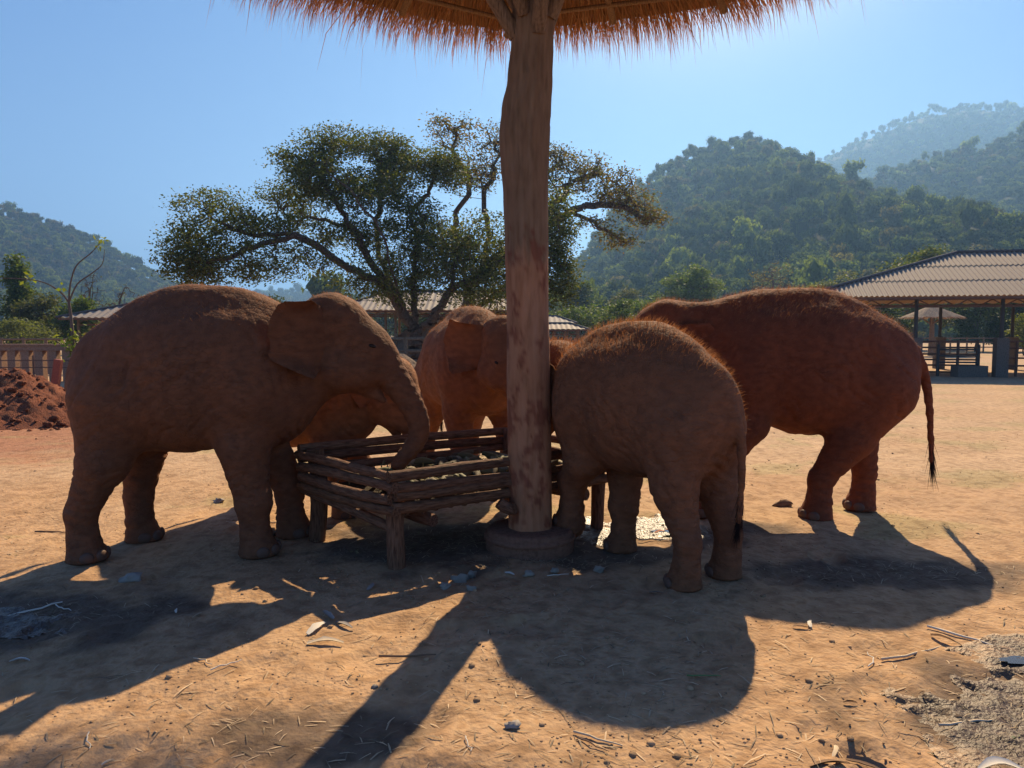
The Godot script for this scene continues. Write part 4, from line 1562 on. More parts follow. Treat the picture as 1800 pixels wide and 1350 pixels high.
func build_rain_trees() -> void:
	# spreading rain tree 34 m out; its limbs were measured on a grid of 0.02615 m with the foot of the trunk at (735, 650)
	var at := Vector3(-4.32, 0, -34.0)
	var root := thing("rain_tree", "wide spreading rain tree behind the elephants with many forking limbs", "tree", at, 0.0, "trees standing in the yard")
	var g := func(list: Array) -> Array:
		var out := []
		for q in list:
			out.append(grid_point(q[0], q[1], 735, 650, 0.02615, q[2] if q.size() > 2 else 0.0))
		return out
	var limbs := [
		g.call([[735, 660], [733, 620], [731, 590], [729, 575]]),
		g.call([[729, 575], [715, 555], [690, 510, 0.5], [660, 461, 1.0], [633, 412, 1.2], [611, 376, 1.5], [594, 347, 1.5], [568, 308, 1.0]]),
		g.call([[690, 510, 0.5], [655, 490, 1.2], [607, 461, 2.2], [555, 431, 3.0], [500, 431, 3.2], [461, 422, 3.0], [421, 402, 3.0]]),
		g.call([[555, 434, 3.0], [496, 451, 3.6], [457, 471, 3.8], [405, 477, 3.8]]),
		g.call([[633, 412, 1.2], [591, 396, 0.4], [542, 383, -0.4], [510, 386, -0.8], [483, 360, -1.0]]),
		g.call([[715, 555], [699, 526, -0.6], [666, 461, -1.4], [653, 396, -1.8], [660, 330, -2.0], [653, 281, -2.0]]),
		g.call([[729, 575], [731, 542], [725, 477, -0.5], [731, 422, -1.0], [715, 376, -1.4], [738, 347, -1.5], [754, 321, -1.5], [760, 281, -1.6]]),
		g.call([[715, 555], [700, 480, 1.8], [690, 420, 2.6], [655, 370, 3.0], [610, 330, 3.0]]),
		g.call([[725, 477, -0.5], [740, 440, 0.8], [752, 400, 1.2], [775, 370, 1.5]]),
		g.call([[731, 590], [750, 572, 0.3], [774, 549, 0.6], [797, 510, 0.9], [810, 461, 1.2], [829, 428, 1.5]]),
		g.call([[797, 510, 0.9], [840, 490, 1.5], [880, 470, 2.0], [930, 455, 2.0], [970, 450, 2.0]]),
	]
	var clumps := []
	for c in [[430, 405, 52, 36, 46, 3.0], [398, 465, 34, 34, 34, 3.6], [425, 450, 50, 30, 24, 3.6], [492, 345, 36, 22, 22, -0.8], [548, 300, 42, 28, 36, 0.8], [600, 268, 44, 24, 36, 0.5], [655, 250, 40, 22, 34, -1.6], [692, 270, 32, 30, 36, -2.0], [700, 300, 40, 22, 26, -1.0], [760, 285, 40, 26, 40, -1.6], [785, 300, 30, 30, 24, -1.0], [590, 330, 46, 28, 40, 1.6], [555, 350, 40, 20, 24, 0.6], [650, 320, 44, 26, 32, -1.2], [640, 365, 44, 24, 30, 2.0], [705, 350, 40, 28, 26, 0.6], [520, 420, 60, 24, 30, 3.0], [480, 478, 60, 26, 30, 3.6], [400, 492, 30, 16, 18, 3.6], [450, 495, 40, 12, 12, 3.6], [560, 470, 50, 24, 22, 2.5], [600, 420, 44, 22, 24, 1.0], [655, 410, 40, 26, 26, 0.4], [735, 395, 44, 34, 40, 0.4], [770, 430, 50, 40, 46, 0.8], [800, 470, 50, 44, 50, 1.2], [740, 480, 50, 36, 34, -0.5], [690, 470, 50, 36, 34, 0.5], [660, 500, 50, 24, 24, 1.2], [700, 520, 40, 20, 16, 0.0], [850, 440, 44, 44, 46, 1.6], [860, 490, 40, 36, 36, 2.0], [975, 420, 22, 60, 50, 2.0], [978, 500, 20, 44, 40, 2.0], [930, 450, 40, 50, 30, 2.0], [520, 380, 40, 18, 14, -0.6], [830, 520, 40, 24, 18, 1.2]]:
		clumps.append([grid_point(c[0], c[1], 735, 650, 0.02615, c[5]), Vector3(c[2] * 1.35, c[3] * 1.25, c[2] * 1.5) * 0.02615, int(c[4] * 3.4)])
	grow_tree(root, limbs, clumps, {"seed": 7, "jag": 0.06, "twig": 0.5, "twig_radius": 0.0058, "power": 0.5, "trunk_radius": 0.36, "leaves": 27, "spray": 0.42, "leaf": 0.12,
		"greens": [Color(0.075, 0.095, 0.028), Color(0.09, 0.12, 0.034), Color(0.12, 0.135, 0.036), Color(0.07, 0.09, 0.03), Color(0.16, 0.15, 0.042)]})
	# second one behind it, thinner and yellowing
	var at2 := Vector3(-2.62, 0, -42.0)
	var root2 := thing("rain_tree", "thin yellowing rain tree behind the post, partly bare at the top", "tree", at2, 0.0, "trees standing in the yard")
	var m2 := 42.0 / 1300.0
	var h := func(list: Array) -> Array:
		var out := []
		for q in list:
			out.append(grid_point(q[0], q[1], 819, 638, m2, q[2] if q.size() > 2 else 0.0))
		return out
	limbs = [
		h.call([[819, 645], [818, 600], [816, 560], [822, 510]]),
		h.call([[822, 510], [812, 450, 0.5], [806, 396, 0.8], [826, 337, 1.0], [803, 281, 1.0], [800, 245, 1.0]]),
		h.call([[822, 510], [850, 470], [858, 400, -0.6], [850, 350, -1.0], [868, 300, -1.2], [872, 245, -1.2]]),
		h.call([[850, 470], [900, 440], [950, 410, 0.8], [990, 385, 1.0], [1040, 370, 1.2], [1090, 376, 1.5], [1125, 395, 1.5]]),
		h.call([[950, 410, 0.8], [985, 350, 0.0], [1010, 320, -0.4], [1050, 305, -0.5]]),
		h.call([[1000, 382, 1.0], [1035, 400, 1.5], [1070, 425, 2.0], [1090, 440, 2.0]]),
		h.call([[900, 440], [935, 370, -1.0], [960, 310, -1.4], [985, 275, -1.4]]),
		h.call([[816, 560], [860, 530, 1.0], [895, 500, 1.4], [920, 470, 1.4]]),
	]
	clumps = []
	for c in [[800, 250, 34, 18, 26, 1.0], [868, 250, 30, 22, 22, -1.2], [850, 295, 40, 20, 30, -1.0], [830, 330, 40, 20, 18, 0.6], [985, 275, 26, 20, 24, -1.4], [1030, 300, 34, 16, 26, -0.5], [1000, 320, 40, 18, 22, -0.2], [1075, 330, 30, 16, 24, 0.6], [1095, 365, 36, 16, 30, 1.4], [1125, 395, 26, 14, 22, 1.5], [1055, 355, 36, 16, 20, 1.2], [1075, 432, 24, 12, 16, 2.0], [1035, 405, 26, 10, 10, 1.5], [960, 340, 30, 30, 20, -0.8], [900, 480, 40, 40, 40, 1.2], [870, 530, 40, 24, 20, 1.0]]:
		clumps.append([grid_point(c[0], c[1], 819, 638, m2, c[5]), Vector3(c[2] * 1.4, c[3] * 1.35, c[2] * 1.6) * m2, c[4] * 3])
	grow_tree(root2, limbs, clumps, {"seed": 12, "jag": 0.12, "twig": 0.6, "twig_radius": 0.013, "power": 0.48, "trunk_radius": 0.36, "leaves": 16, "spray": 0.5, "leaf": 0.14,
		"greens": [Color(0.13, 0.12, 0.035), Color(0.18, 0.14, 0.04), Color(0.10, 0.11, 0.03), Color(0.20, 0.13, 0.05)]})

# ------------------------------------------------------------------ hills and their woods
func crown_mesh(seed_n: int, tall: float) -> ArrayMesh:
	var s := Shape.new()
	var r := RandomNumberGenerator.new()
	r.seed = seed_n
	var lobes := []
	for k in 9:
		var d := Vector3(r.randfn(), 0, r.randfn()).normalized() * r.randf_range(0.0, 0.62)
		lobes.append([d + Vector3(0, r.randf_range(0.5, 1.0) * tall, 0), r.randf_range(0.26, 0.46)])
	for k in 520:
		var l: Array = lobes[r.randi() % 9]
		var d := Vector3(r.randfn(), r.randfn() * 0.8 + 0.25, r.randfn()).normalized()
		var p: Vector3 = l[0] + d * l[1] * r.randf_range(0.75, 1.05)
		var up := (d + Vector3(r.randfn(), r.randfn(), r.randfn()) * 0.5).normalized()
		var x := up.cross(Vector3(r.randfn(), r.randfn(), r.randfn())).normalized() * r.randf_range(0.04, 0.10)
		var y := up.cross(x)
		var g := r.randf_range(0.65, 1.3)
		s.tint = Color(g, g, g)
		s.tri(p - x - y * 0.6, p + x - y * 0.4, p + y)
	# inner mass so that the hillside does not show through
	s.tint = Color(0.7, 0.7, 0.7)
	for l in lobes:
		var q: Vector3 = l[0]
		var w: float = l[1] * 0.72
		var top := q + Vector3(0, w, 0)
		var low := q - Vector3(0, w, 0)
		for a in 5:
			var p0 := q + Vector3(cos(TAU * a / 5.0), 0, sin(TAU * a / 5.0)) * w
			var p1 := q + Vector3(cos(TAU * (a + 1) / 5.0), 0, sin(TAU * (a + 1) / 5.0)) * w
			s.tri(top, p0, p1)
			s.tri(low, p1, p0)
	s.tri(Vector3(-0.035, -0.9, 0), Vector3(0.035, -0.9, 0), Vector3(0, 0.7 * tall, 0))
	s.tri(Vector3(0, -0.9, -0.035), Vector3(0, -0.9, 0.035), Vector3(0, 0.7 * tall, 0))
	return s.mesh()

func ridge_height(profile: Array, x: float) -> float:
	if x <= profile[0][0]:
		return profile[0][1]
	for k in profile.size() - 1:
		if x < profile[k + 1][0]:
			return lerpf(profile[k][1], profile[k + 1][1], (x - profile[k][0]) / (profile[k + 1][0] - profile[k][0]))
	return profile[-1][1]

func hill(called: String, label: String, profile: Array, near: float, far: float, spacing: float, crown: float, crowns: Array, tone: Color, seed_n: int) -> void:
	var f := FastNoiseLite.new()
	f.seed = seed_n
	f.frequency = 1.0
	f.fractal_octaves = 3
	var x0: float = profile[0][0]
	var x1: float = profile[-1][0]
	var at := func(x: float, z: float) -> float:
		var t := (-z - near) / (far - near)
		var h := ridge_height(profile, x)
		var rise := pow(clampf(t, 0.0, 1.0), 1.12) if t < 1.0 else maxf(0.0, 1.0 - (t - 1.0) * 1.6)
		var fold := f.get_noise_2d(x / 60.0, z / 90.0) * 0.09 * sin(PI * clampf(t, 0.0, 1.0))
		return h * (rise + fold) - 1.0
	var s := Shape.new()
	var nx := 60
	var nz := 36
	for j in nz + 1:
		for k in nx + 1:
			var x := lerpf(x0, x1, float(k) / nx)
			var z := -lerpf(near, far * 1.25, float(j) / nz)
			s.vert(Vector3(x, at.call(x, z), z))
	for j in nz:
		for k in nx:
			var a := j * (nx + 1) + k
			s.i.append_array([a, a + nx + 1, a + nx + 2, a, a + nx + 2, a + 1])
	setting("hill", s.mesh(), M.hill)
	var r := RandomNumberGenerator.new()
	r.seed = seed_n * 7
	var spots := [[], [], []]
	var tints := [[], [], []]
	var z := near
	while z < far * 1.06:
		var x := x0
		while x < x1:
			x += spacing * r.randf_range(0.6, 1.4)
			var zz := -z + r.randfn() * spacing * 0.5
			var h: float = ridge_height(profile, x)
			if h < 2.0 and r.randf() < 0.7:
				continue
			var y: float = at.call(x, zz)
			var size := crown * r.randf_range(0.45, 1.2) * (1.5 if r.randf() < 0.08 else 1.0)
			var v := r.randi() % 3
			spots[v].append(Transform3D(Basis(Vector3.UP, r.randf() * TAU).scaled(Vector3(size, size * r.randf_range(0.8, 1.6), size)), Vector3(x, y + size * 0.35, zz)))
			var g := r.randf_range(0.55, 1.7)
			var kind := r.randf() + f.get_noise_2d(x / 30.0, zz / 30.0) * 0.5
			var c := tone
			if kind > 1.02:
				c = tone.lerp(Color(0.17, 0.135, 0.05), 0.75)
			elif kind > 0.68:
				c = tone.lerp(Color(0.16, 0.20, 0.045), 0.75)
			elif kind < 0.08:
				c = tone.lerp(Color(0.12, 0.09, 0.06), 0.7)
			tints[v].append(Color(c.r * g, c.g * g, c.b * g))
		z += spacing * lerpf(0.7, 1.0, (z - near) / (far - near))
	for v in 3:
		scatter("hillside_forest", label, "forest", crowns[v], M.forest, spots[v], tints[v])

# ------------------------------------------------------------------ buildings and fences
# ribbed sheets of one hipped roof slope between two eave corners; each sheet a mesh of its own
func ribbed_slope(parent: Node, eave_a: Vector3, eave_b: Vector3, ridge_a: Vector3, ridge_b: Vector3, sheets: int, rows: int, ribs: int, rib: float, m: Material) -> void:
	var along_e := eave_b - eave_a
	var len := along_e.length()
	var e := along_e / len
	var rise := ridge_a - eave_a
	var hip_a := rise.dot(e)
	var hip_b := (eave_b - ridge_b).dot(e)
	var up := rise - e * hip_a
	var normal := e.cross(up).normalized()
	if normal.y < 0.0:
		normal = -normal
	for q in sheets:
		for w in rows:
			var s := Shape.new()
			var steps := ribs * 6
			var any := false
			for k in steps + 1:
				var u := (q + float(k) / steps) * len / sheets
				var top := 1.0
				if hip_a > 0.01:
					top = minf(top, u / hip_a)
				if hip_b > 0.01:
					top = minf(top, (len - u) / hip_b)
				var t0 := minf(float(w) / rows, top)
				var t1 := minf(float(w + 1) / rows + 0.02, top)
				if t1 - t0 > 0.001:
					any = true
				var lift := cos(float(k) / 6.0 * TAU) * rib
				s.vert(eave_a + e * u + up * t0 + normal * (lift + 0.025))
				s.vert(eave_a + e * u + up * t1 + normal * (lift + 0.003))
			for k in steps:
				s.i.append_array([k * 2, k * 2 + 1, k * 2 + 3, k * 2, k * 2 + 3, k * 2 + 2])
			if any:
				part(parent, "roof_sheet", s.mesh(), m)

func bar(parent: Node, called: String, a: Vector3, b: Vector3, r: float, m: Material, sides := 6) -> void:
	var s := Shape.new()
	s.tube(pts([Vector3(0, -a.distance_to(b) * 0.5, 0), Vector3(0, a.distance_to(b) * 0.5, 0)]), rad([r, r]), sides)
	part(parent, called, s.mesh(), m, (a + b) * 0.5, along(b - a))

func block(parent: Node, called: String, at: Vector3, size: Vector3, m: Material) -> void:
	var s := Shape.new()
	s.box(Vector3.ZERO, size)
	part(parent, called, s.mesh(), m, at)

func pavilion(label: String, x0: float, x1: float, zf: float, deep: float, eave: float, ridge: float, hip: float, posts: Array, sheets: int, rows: int, ribs: int, rib: float, roof: Material, pedestal: float, yaw := 0.0) -> Node3D:
	var p := thing("open_pavilion", label, "pavilion", Vector3(x0, 0, zf), yaw, "open pavilions round the yard")
	var w := x1 - x0
	var ra := Vector3(hip, ridge, -deep * 0.5)
	var rb := Vector3(w - hip, ridge, -deep * 0.5)
	var fa := Vector3(0, eave, 0)
	var fb := Vector3(w, eave, 0)
	var ba := Vector3(0, eave, -deep)
	var bb := Vector3(w, eave, -deep)
	ribbed_slope(p, fa, fb, ra, rb, sheets, rows, ribs, rib, roof)
	ribbed_slope(p, bb, ba, rb, ra, maxi(2, sheets / 3), 1, ribs, rib, roof)
	ribbed_slope(p, ba, fa, ra, ra, maxi(2, sheets / 4), 1, ribs, rib, roof)
	ribbed_slope(p, fb, bb, rb, rb, maxi(2, sheets / 4), 1, ribs, rib, roof)
	for e in [[ra, rb], [fa, ra], [ba, ra], [fb, rb], [bb, rb]]:
		bar(p, "ridge_cap", e[0] + Vector3(0, 0.04, 0), e[1] + Vector3(0, 0.04, 0), 0.07, M.roof_edge)
	block(p, "fascia", Vector3(w * 0.5, eave - 0.06, -0.06), Vector3(w - 0.2, 0.09, 0.04), M.steel)
	block(p, "eave_beam", Vector3(w * 0.5, eave - 0.36, -0.75), Vector3(w - 1.4, 0.08, 0.08), M.steel)
	block(p, "eave_beam", Vector3(w * 0.5, eave - 0.08, -0.75), Vector3(w - 1.4, 0.06, 0.06), M.steel)
	block(p, "eave_beam", Vector3(w * 0.5, eave - 0.10, -deep + 0.75), Vector3(w - 1.4, 0.10, 0.08), M.steel)
	var n := int((w - 1.4) / 0.42)
	for k in n:
		var xa := 0.7 + (w - 1.4) * k / n
		var xb := 0.7 + (w - 1.4) * (k + 1) / n
		bar(p, "truss_web", Vector3(xa, eave - (0.34 if k % 2 == 0 else 0.10), -0.75), Vector3(xb, eave - (0.10 if k % 2 == 0 else 0.34), -0.75), 0.022, M.steel, 4)
	for x in posts:
		for z in [-0.75, -deep + 0.75]:
			if pedestal > 0.0:
				block(p, "pedestal", Vector3(x, pedestal * 0.5 - 0.05, z), Vector3(0.42, pedestal + 0.1, 0.42), M.concrete_grey)
			bar(p, "post", Vector3(x, pedestal - 0.05, z), Vector3(x, eave - 0.05, z), 0.075, M.steel_dark if pedestal > 0.0 else M.rafter, 8)
	return p

func rail_fence(called: String, label: String, a: Vector3, b: Vector3, heights: Array, posts: int, r: float, m: Material, post_h: float) -> void:
	var f := thing(called, label, "fence", a, 0.0, "fences round the yard")
	var d := b - a
	for h in heights:
		bar(f, "rail", Vector3(0, h, 0), d + Vector3(0, h, 0), r, m)
	for k in posts:
		var q := d * (float(k) / (posts - 1))
		bar(f, "fence_post", q + Vector3(0, -0.1, 0.0), q + Vector3(0, post_h, 0.0), r * 1.35, m)

func far_parasol(label: String, at: Vector3, r: float, eave: float, apex: float) -> void:
	var p := thing("thatched_parasol", label, "parasol", at)
	var s := Shape.new()
	s.tube(pts([Vector3(0, -0.1, 0), Vector3(0.05, eave * 0.6, 0), Vector3(0, apex - 0.1, 0)]), rad([0.2, 0.17, 0.12]), 10)
	part(p, "post", s.mesh(), M.rafter)
	for k in 6:
		var a := TAU * k / 6.0
		bar(p, "brace", Vector3(0, eave - 0.55, 0), Vector3(cos(a), 0, sin(a)) * r * 0.55 + Vector3(0, eave + 0.25, 0), 0.05, M.rafter)
	s = Shape.new()
	s.tint = Color(0.33, 0.24, 0.16)
	var t := Shape.new()
	for k in 10:
		var a0 := TAU * k / 10.0
		var a1 := TAU * (k + 1) / 10.0
		var p0 := Vector3(cos(a0) * r, eave, sin(a0) * r)
		var p1 := Vector3(cos(a1) * r, eave, sin(a1) * r)
		s.tri(Vector3(0, apex, 0), p0, p1)
		s.tri(Vector3(0, apex - 0.25, 0), p1, p0)
	part(p, "thatch_bed", s.mesh(), M.thatch)
	for k in 2600:
		var a := rng.randf() * TAU
		var f := sqrt(rng.randf())
		var d := Vector3(cos(a), 0, sin(a))
		var b := d * r * f * 0.98 + Vector3(0, lerpf(apex, eave, f) + 0.03, 0)
		var down := (d * r + Vector3(0, eave - apex, 0)).normalized()
		var tip := b + (down + Vector3(0, -0.25, 0) + Vector3(rng.randfn(), rng.randfn(), rng.randfn()) * 0.1).normalized() * rng.randf_range(0.2, 0.45)
		var w := Vector3(-d.z, 0, d.x) * 0.02
		var g := rng.randf_range(0.6, 1.25)
		t.tint = Color(0.36 * g, 0.28 * g, 0.20 * g)
		t.tri(b - w, tip, b + w)
	part(p, "thatch", t.mesh(), M.thatch).set_meta("kind", "stuff")

func heap(called: String, label: String, at: Vector3, size: Vector3, m: Material, seed_n: int, lumps: int) -> void:
	var s := Shape.new()
	var f := FastNoiseLite.new()
	f.seed = seed_n
	f.frequency = 1.0
	f.fractal_octaves = 4
	var n := 90
	for j in n + 1:
		for k in n + 1:
			var x := (float(k) / n - 0.5) * 2.0
			var z := (float(j) / n - 0.5) * 2.0
			var d := sqrt(x * x + z * z)
			var y := maxf(0.0, 1.0 - d) * (1.0 + f.get_noise_2d(x * 2.0, z * 2.0) * 0.35) + f.get_noise_2d(x * 9.0, z * 9.0) * 0.06 * clampf((1.0 - d) * 4.0, 0.0, 1.0) + absf(f.get_noise_2d(x * 26.0, z * 26.0)) * 0.06 * clampf((1.05 - d) * 4.0, 0.0, 1.0)
			s.vert(Vector3(x * size.x, y * size.y - 0.03, z * size.z))
	for j in n:
		for k in n:
			var a := j * (n + 1) + k
			s.i.append_array([a, a + n + 2, a + n + 1, a, a + 1, a + n + 2])
	var root := thing(called, label, "heap", at)
	part(root, "heap_body", s.mesh(), m)
	var spots := []
	for k in lumps:
		var a := rng.randf() * TAU
		var d := sqrt(rng.randf()) * 1.15
		var x := cos(a) * d
		var z := sin(a) * d
		var r := rng.randf_range(0.015, 0.05) * (1.0 + float(rng.randf() < 0.08) * 1.2)
		spots.append(Transform3D(Basis.from_euler(Vector3(rng.randf() * 6.0, rng.randf() * 6.0, 0)).scaled(Vector3(r * 2.0, r * 1.5, r * 2.0)), Vector3(x * size.x, maxf(0.0, 1.0 - d) * (1.0 + f.get_noise_2d(x * 2.0, z * 2.0) * 0.35) * size.y, z * size.z)))
	scatter("clods", "", "", lump_mesh(41, 0.35), m, spots, [], root)

func build_far() -> void:
	var t0 := Time.get_ticks_msec()
	var crowns := [crown_mesh(1, 1.0), crown_mesh(2, 1.2), crown_mesh(3, 0.85)]
	hill("hill", "hazy forest on the dark hill behind the right elephants", [[-60, 0], [-5, 2], [18, 8], [31, 30], [55, 66], [71, 80], [92, 94], [118, 101], [138, 96], [150, 87], [162, 79], [182, 64], [203, 54], [222, 44], [246, 36], [277, 30], [330, 18]], 130, 400, 4.4, 3.5, crowns, Color(0.085, 0.115, 0.038), 3)
	hill("hill", "hazy forest on the middle ridge at the right edge", [[120, 0], [170, 42], [200, 68], [232, 98], [264, 110], [296, 122], [328, 128], [360, 142], [420, 154], [520, 145]], 210, 520, 5.2, 3.9, crowns, Color(0.09, 0.12, 0.04), 5)
	hill("hill", "pale blue forest on the highest far hill at the right", [[40, 50], [120, 75], [231, 121], [320, 165], [369, 195], [415, 232], [477, 261], [538, 286], [600, 297], [646, 295], [692, 290], [769, 275], [900, 230]], 560, 1000, 7.5, 5.4, crowns, Color(0.09, 0.12, 0.042), 8)
	hill("hill", "hazy forest covering the left hill slope", [[-640, 150], [-485, 130], [-415, 101], [-388, 92], [-346, 77], [-323, 65], [-295, 47], [-263, 33], [-222, 19], [-180, 8], [-120, 0]], 230, 600, 5.2, 3.9, crowns, Color(0.09, 0.125, 0.04), 11)
	hill("hill", "faint blue forest on the low distant ridge", [[-760, 60], [-554, 70], [-480, 62], [-400, 56], [-300, 62], [-200, 52], [-100, 56], [0, 64], [92, 74], [200, 70]], 800, 1200, 11.0, 7.0, crowns, Color(0.06, 0.08, 0.03), 13)
	print("hills ", Time.get_ticks_msec() - t0)
	build_rain_trees()
	print("rain trees ", Time.get_ticks_msec() - t0)
	var dark := [Color(0.04, 0.06, 0.02), Color(0.055, 0.08, 0.022), Color(0.07, 0.09, 0.028)]
	var fresh := [Color(0.08, 0.12, 0.025), Color(0.10, 0.15, 0.03), Color(0.06, 0.10, 0.025), Color(0.13, 0.16, 0.035)]
	var olive := [Color(0.09, 0.10, 0.04), Color(0.12, 0.12, 0.05), Color(0.07, 0.085, 0.035)]
	# left side
	simple_tree("bamboo_clump", "tall narrow bright bamboo clump at the left edge", Vector3(-39.5, 0, -60), 7.6, 2.6, {"seed": 3, "cone": true, "bare": 0.05, "clumps": 16, "tips": 260, "leaves": 34, "leaf": 0.24, "spray": 0.5, "greens": fresh})
	simple_tree("leafy_tree", "rounded olive tree right of the bamboo clump", Vector3(-36.8, 0, -58), 4.6, 4.4, {"seed": 5, "bare": 0.1, "clumps": 12, "tips": 220, "leaves": 34, "leaf": 0.2, "spray": 0.5, "greens": olive})
	simple_tree("leafy_tree", "dark bushy tree at the far left edge below the hill", Vector3(-41.6, 0, -57), 5.0, 4.8, {"seed": 6, "bare": 0.08, "clumps": 12, "tips": 240, "leaves": 34, "leaf": 0.22, "spray": 0.5, "greens": dark})
	simple_tree("leafy_tree", "fresh green tree behind the forked sapling", Vector3(-33.8, 0, -58), 4.2, 4.2, {"seed": 8, "bare": 0.15, "clumps": 10, "tips": 180, "leaves": 34, "leaf": 0.22, "spray": 0.5, "greens": fresh})
	simple_tree("low_bush", "pale feathery bush behind the left fence", Vector3(-33.8, 0, -50), 2.5, 6.0, {"seed": 9, "bare": 0.2, "clumps": 12, "tips": 220, "leaves": 30, "leaf": 0.16, "spray": 0.45, "greens": [Color(0.15, 0.17, 0.08), Color(0.12, 0.14, 0.06)], "group": "bushes along the fences"})
	simple_tree("bare_tree", "leafless grey slender tree on the left before the hill", Vector3(-37.5, 0, -66), 7.2, 3.0, {"seed": 10, "bare": 0.35, "clumps": 9, "tips": 120, "leaves": 2, "leaf": 0.14, "greens": olive, "twig_radius": 0.012})
	simple_tree("bare_tree", "second leafless slender tree beside the bamboo", Vector3(-36.0, 0, -68), 6.2, 3.0, {"seed": 14, "bare": 0.35, "clumps": 9, "tips": 110, "leaves": 2, "leaf": 0.14, "greens": olive, "twig_radius": 0.012})
	# right side
	simple_tree("leafy_tree", "pale green open-crowned tree above the young elephant's back", Vector3(21.8, 0, -90), 9.6, 8.0, {"seed": 21, "bare": 0.25, "clumps": 13, "tips": 320, "leaves": 34, "leaf": 0.3, "spray": 0.7, "greens": [Color(0.11, 0.16, 0.045), Color(0.14, 0.19, 0.055), Color(0.09, 0.13, 0.04)]})
	simple_tree("bare_tree", "grey half-bare tree above the red elephant's shoulder", Vector3(35.2, 0, -100), 11.0, 9.0, {"seed": 22, "bare": 0.3, "clumps": 12, "tips": 260, "leaves": 5, "leaf": 0.28, "spray": 0.7, "greens": [Color(0.16, 0.13, 0.05), Color(0.12, 0.11, 0.05)], "twig_radius": 0.02})
	simple_tree("leafy_tree", "yellow-green tree right of the half-bare tree", Vector3(41.5, 0, -98), 9.0, 8.0, {"seed": 23, "bare": 0.2, "clumps": 12, "tips": 260, "leaves": 26, "leaf": 0.3, "spray": 0.7, "greens": [Color(0.15, 0.16, 0.04), Color(0.11, 0.13, 0.04)]})
	simple_tree("leafy_tree", "broad green tree standing behind the right pavilion roof", Vector3(41.0, 0, -76), 10.3, 10.0, {"seed": 24, "bare": 0.2, "clumps": 13, "tips": 320, "leaves": 36, "leaf": 0.3, "spray": 0.7, "greens": [Color(0.07, 0.10, 0.022), Color(0.10, 0.13, 0.03), Color(0.14, 0.15, 0.035)]})
	simple_tree("leafy_tree", "dark tree under the right pavilion, left of the far parasol", Vector3(33.0, 0, -66), 5.2, 4.0, {"seed": 25, "bare": 0.1, "clumps": 10, "tips": 180, "leaves": 34, "leaf": 0.2, "spray": 0.5, "greens": dark})
	simple_tree("leafy_tree", "dark tree under the right pavilion, right of the far parasol", Vector3(42.0, 0, -67), 5.4, 4.4, {"seed": 26, "bare": 0.1, "clumps": 10, "tips": 180, "leaves": 34, "leaf": 0.22, "spray": 0.5, "greens": dark})
	simple_tree("leafy_tree", "dark tree seen under the pavilion behind its pedestal post", Vector3(46.0, 0, -68), 5.6, 4.4, {"seed": 27, "bare": 0.1, "clumps": 10, "tips": 180, "leaves": 34, "leaf": 0.22, "spray": 0.5, "greens": dark})
	simple_tree("low_bush", "yellow-green bush at the right edge under the pavilion", Vector3(38.6, 0, -56), 3.0, 2.6, {"seed": 28, "bare": 0.1, "clumps": 9, "tips": 120, "leaves": 30, "leaf": 0.16, "spray": 0.35, "greens": [Color(0.18, 0.19, 0.04), Color(0.12, 0.14, 0.03)], "group": "bushes along the fences"})
	simple_tree("leafy_tree", "bright young tree right of the post above the young elephant", Vector3(9.2, 0, -62), 4.3, 3.0, {"seed": 29, "bare": 0.1, "clumps": 9, "tips": 130, "leaves": 34, "leaf": 0.2, "spray": 0.4, "greens": fresh})
	simple_tree("leafy_tree", "flat-topped green tree behind the small far huts", Vector3(7.0, 0, -78), 4.4, 8.4, {"seed": 30, "bare": 0.45, "clumps": 12, "tips": 200, "leaves": 34, "leaf": 0.24, "spray": 0.6, "greens": fresh})
	simple_tree("leafy_tree", "flat-topped green tree beside the red elephant's head", Vector3(14.0, 0, -80), 5.0, 9.0, {"seed": 31, "bare": 0.45, "clumps": 12, "tips": 200, "leaves": 34, "leaf": 0.24, "spray": 0.6, "greens": fresh})
	simple_tree("leafy_tree", "dusky rounded tree at the hill's foot right of the post", Vector3(9.5, 0, -110), 9.0, 7.0, {"seed": 32, "bare": 0.08, "clumps": 12, "tips": 200, "leaves": 34, "leaf": 0.34, "spray": 0.8, "greens": dark})
	simple_tree("leafy_tree", "dusky tree at the hill's foot near the red elephant's head", Vector3(17.5, 0, -112), 8.0, 7.0, {"seed": 33, "bare": 0.08, "clumps": 12, "tips": 200, "leaves": 34, "leaf": 0.34, "spray": 0.8, "greens": olive})
	# hedge of dim trees under and beside the pavilions
	for q in [[22.5, -70, 5.0, 6.0, "dim tree behind the red elephant's rump"], [45.0, -66, 5.5, 6.0, "dim tree beyond the fence at the right edge"], [-9.5, -75, 6.0, 7.0, "dim tree behind the middle pavilion"], [-25.0, -72, 5.0, 7.0, "dim tree behind the left pavilion roof"], [-1.0, -76, 6.0, 7.0, "dim tree directly behind the wooden post"]]:
		simple_tree("leafy_tree", q[4], Vector3(q[0], 0, q[1]), q[2], q[3], {"seed": int(q[0]) + 90, "bare": 0.05, "clumps": 11, "tips": 170, "leaves": 34, "leaf": 0.26, "spray": 0.7, "greens": dark})
	print("trees ", Time.get_ticks_msec() - t0)
	# forked sapling on the left
	var sap := thing("sapling", "leafless forked sapling with curving shoots behind the left elephant's rump", "tree", Vector3(-13.05, 0, -22.0), 0.0, "trees standing in the yard")
	var m := 22.0 / 1300.0
	var wood := Shape.new()
	wood.tint = Color(0.12, 0.09, 0.07)
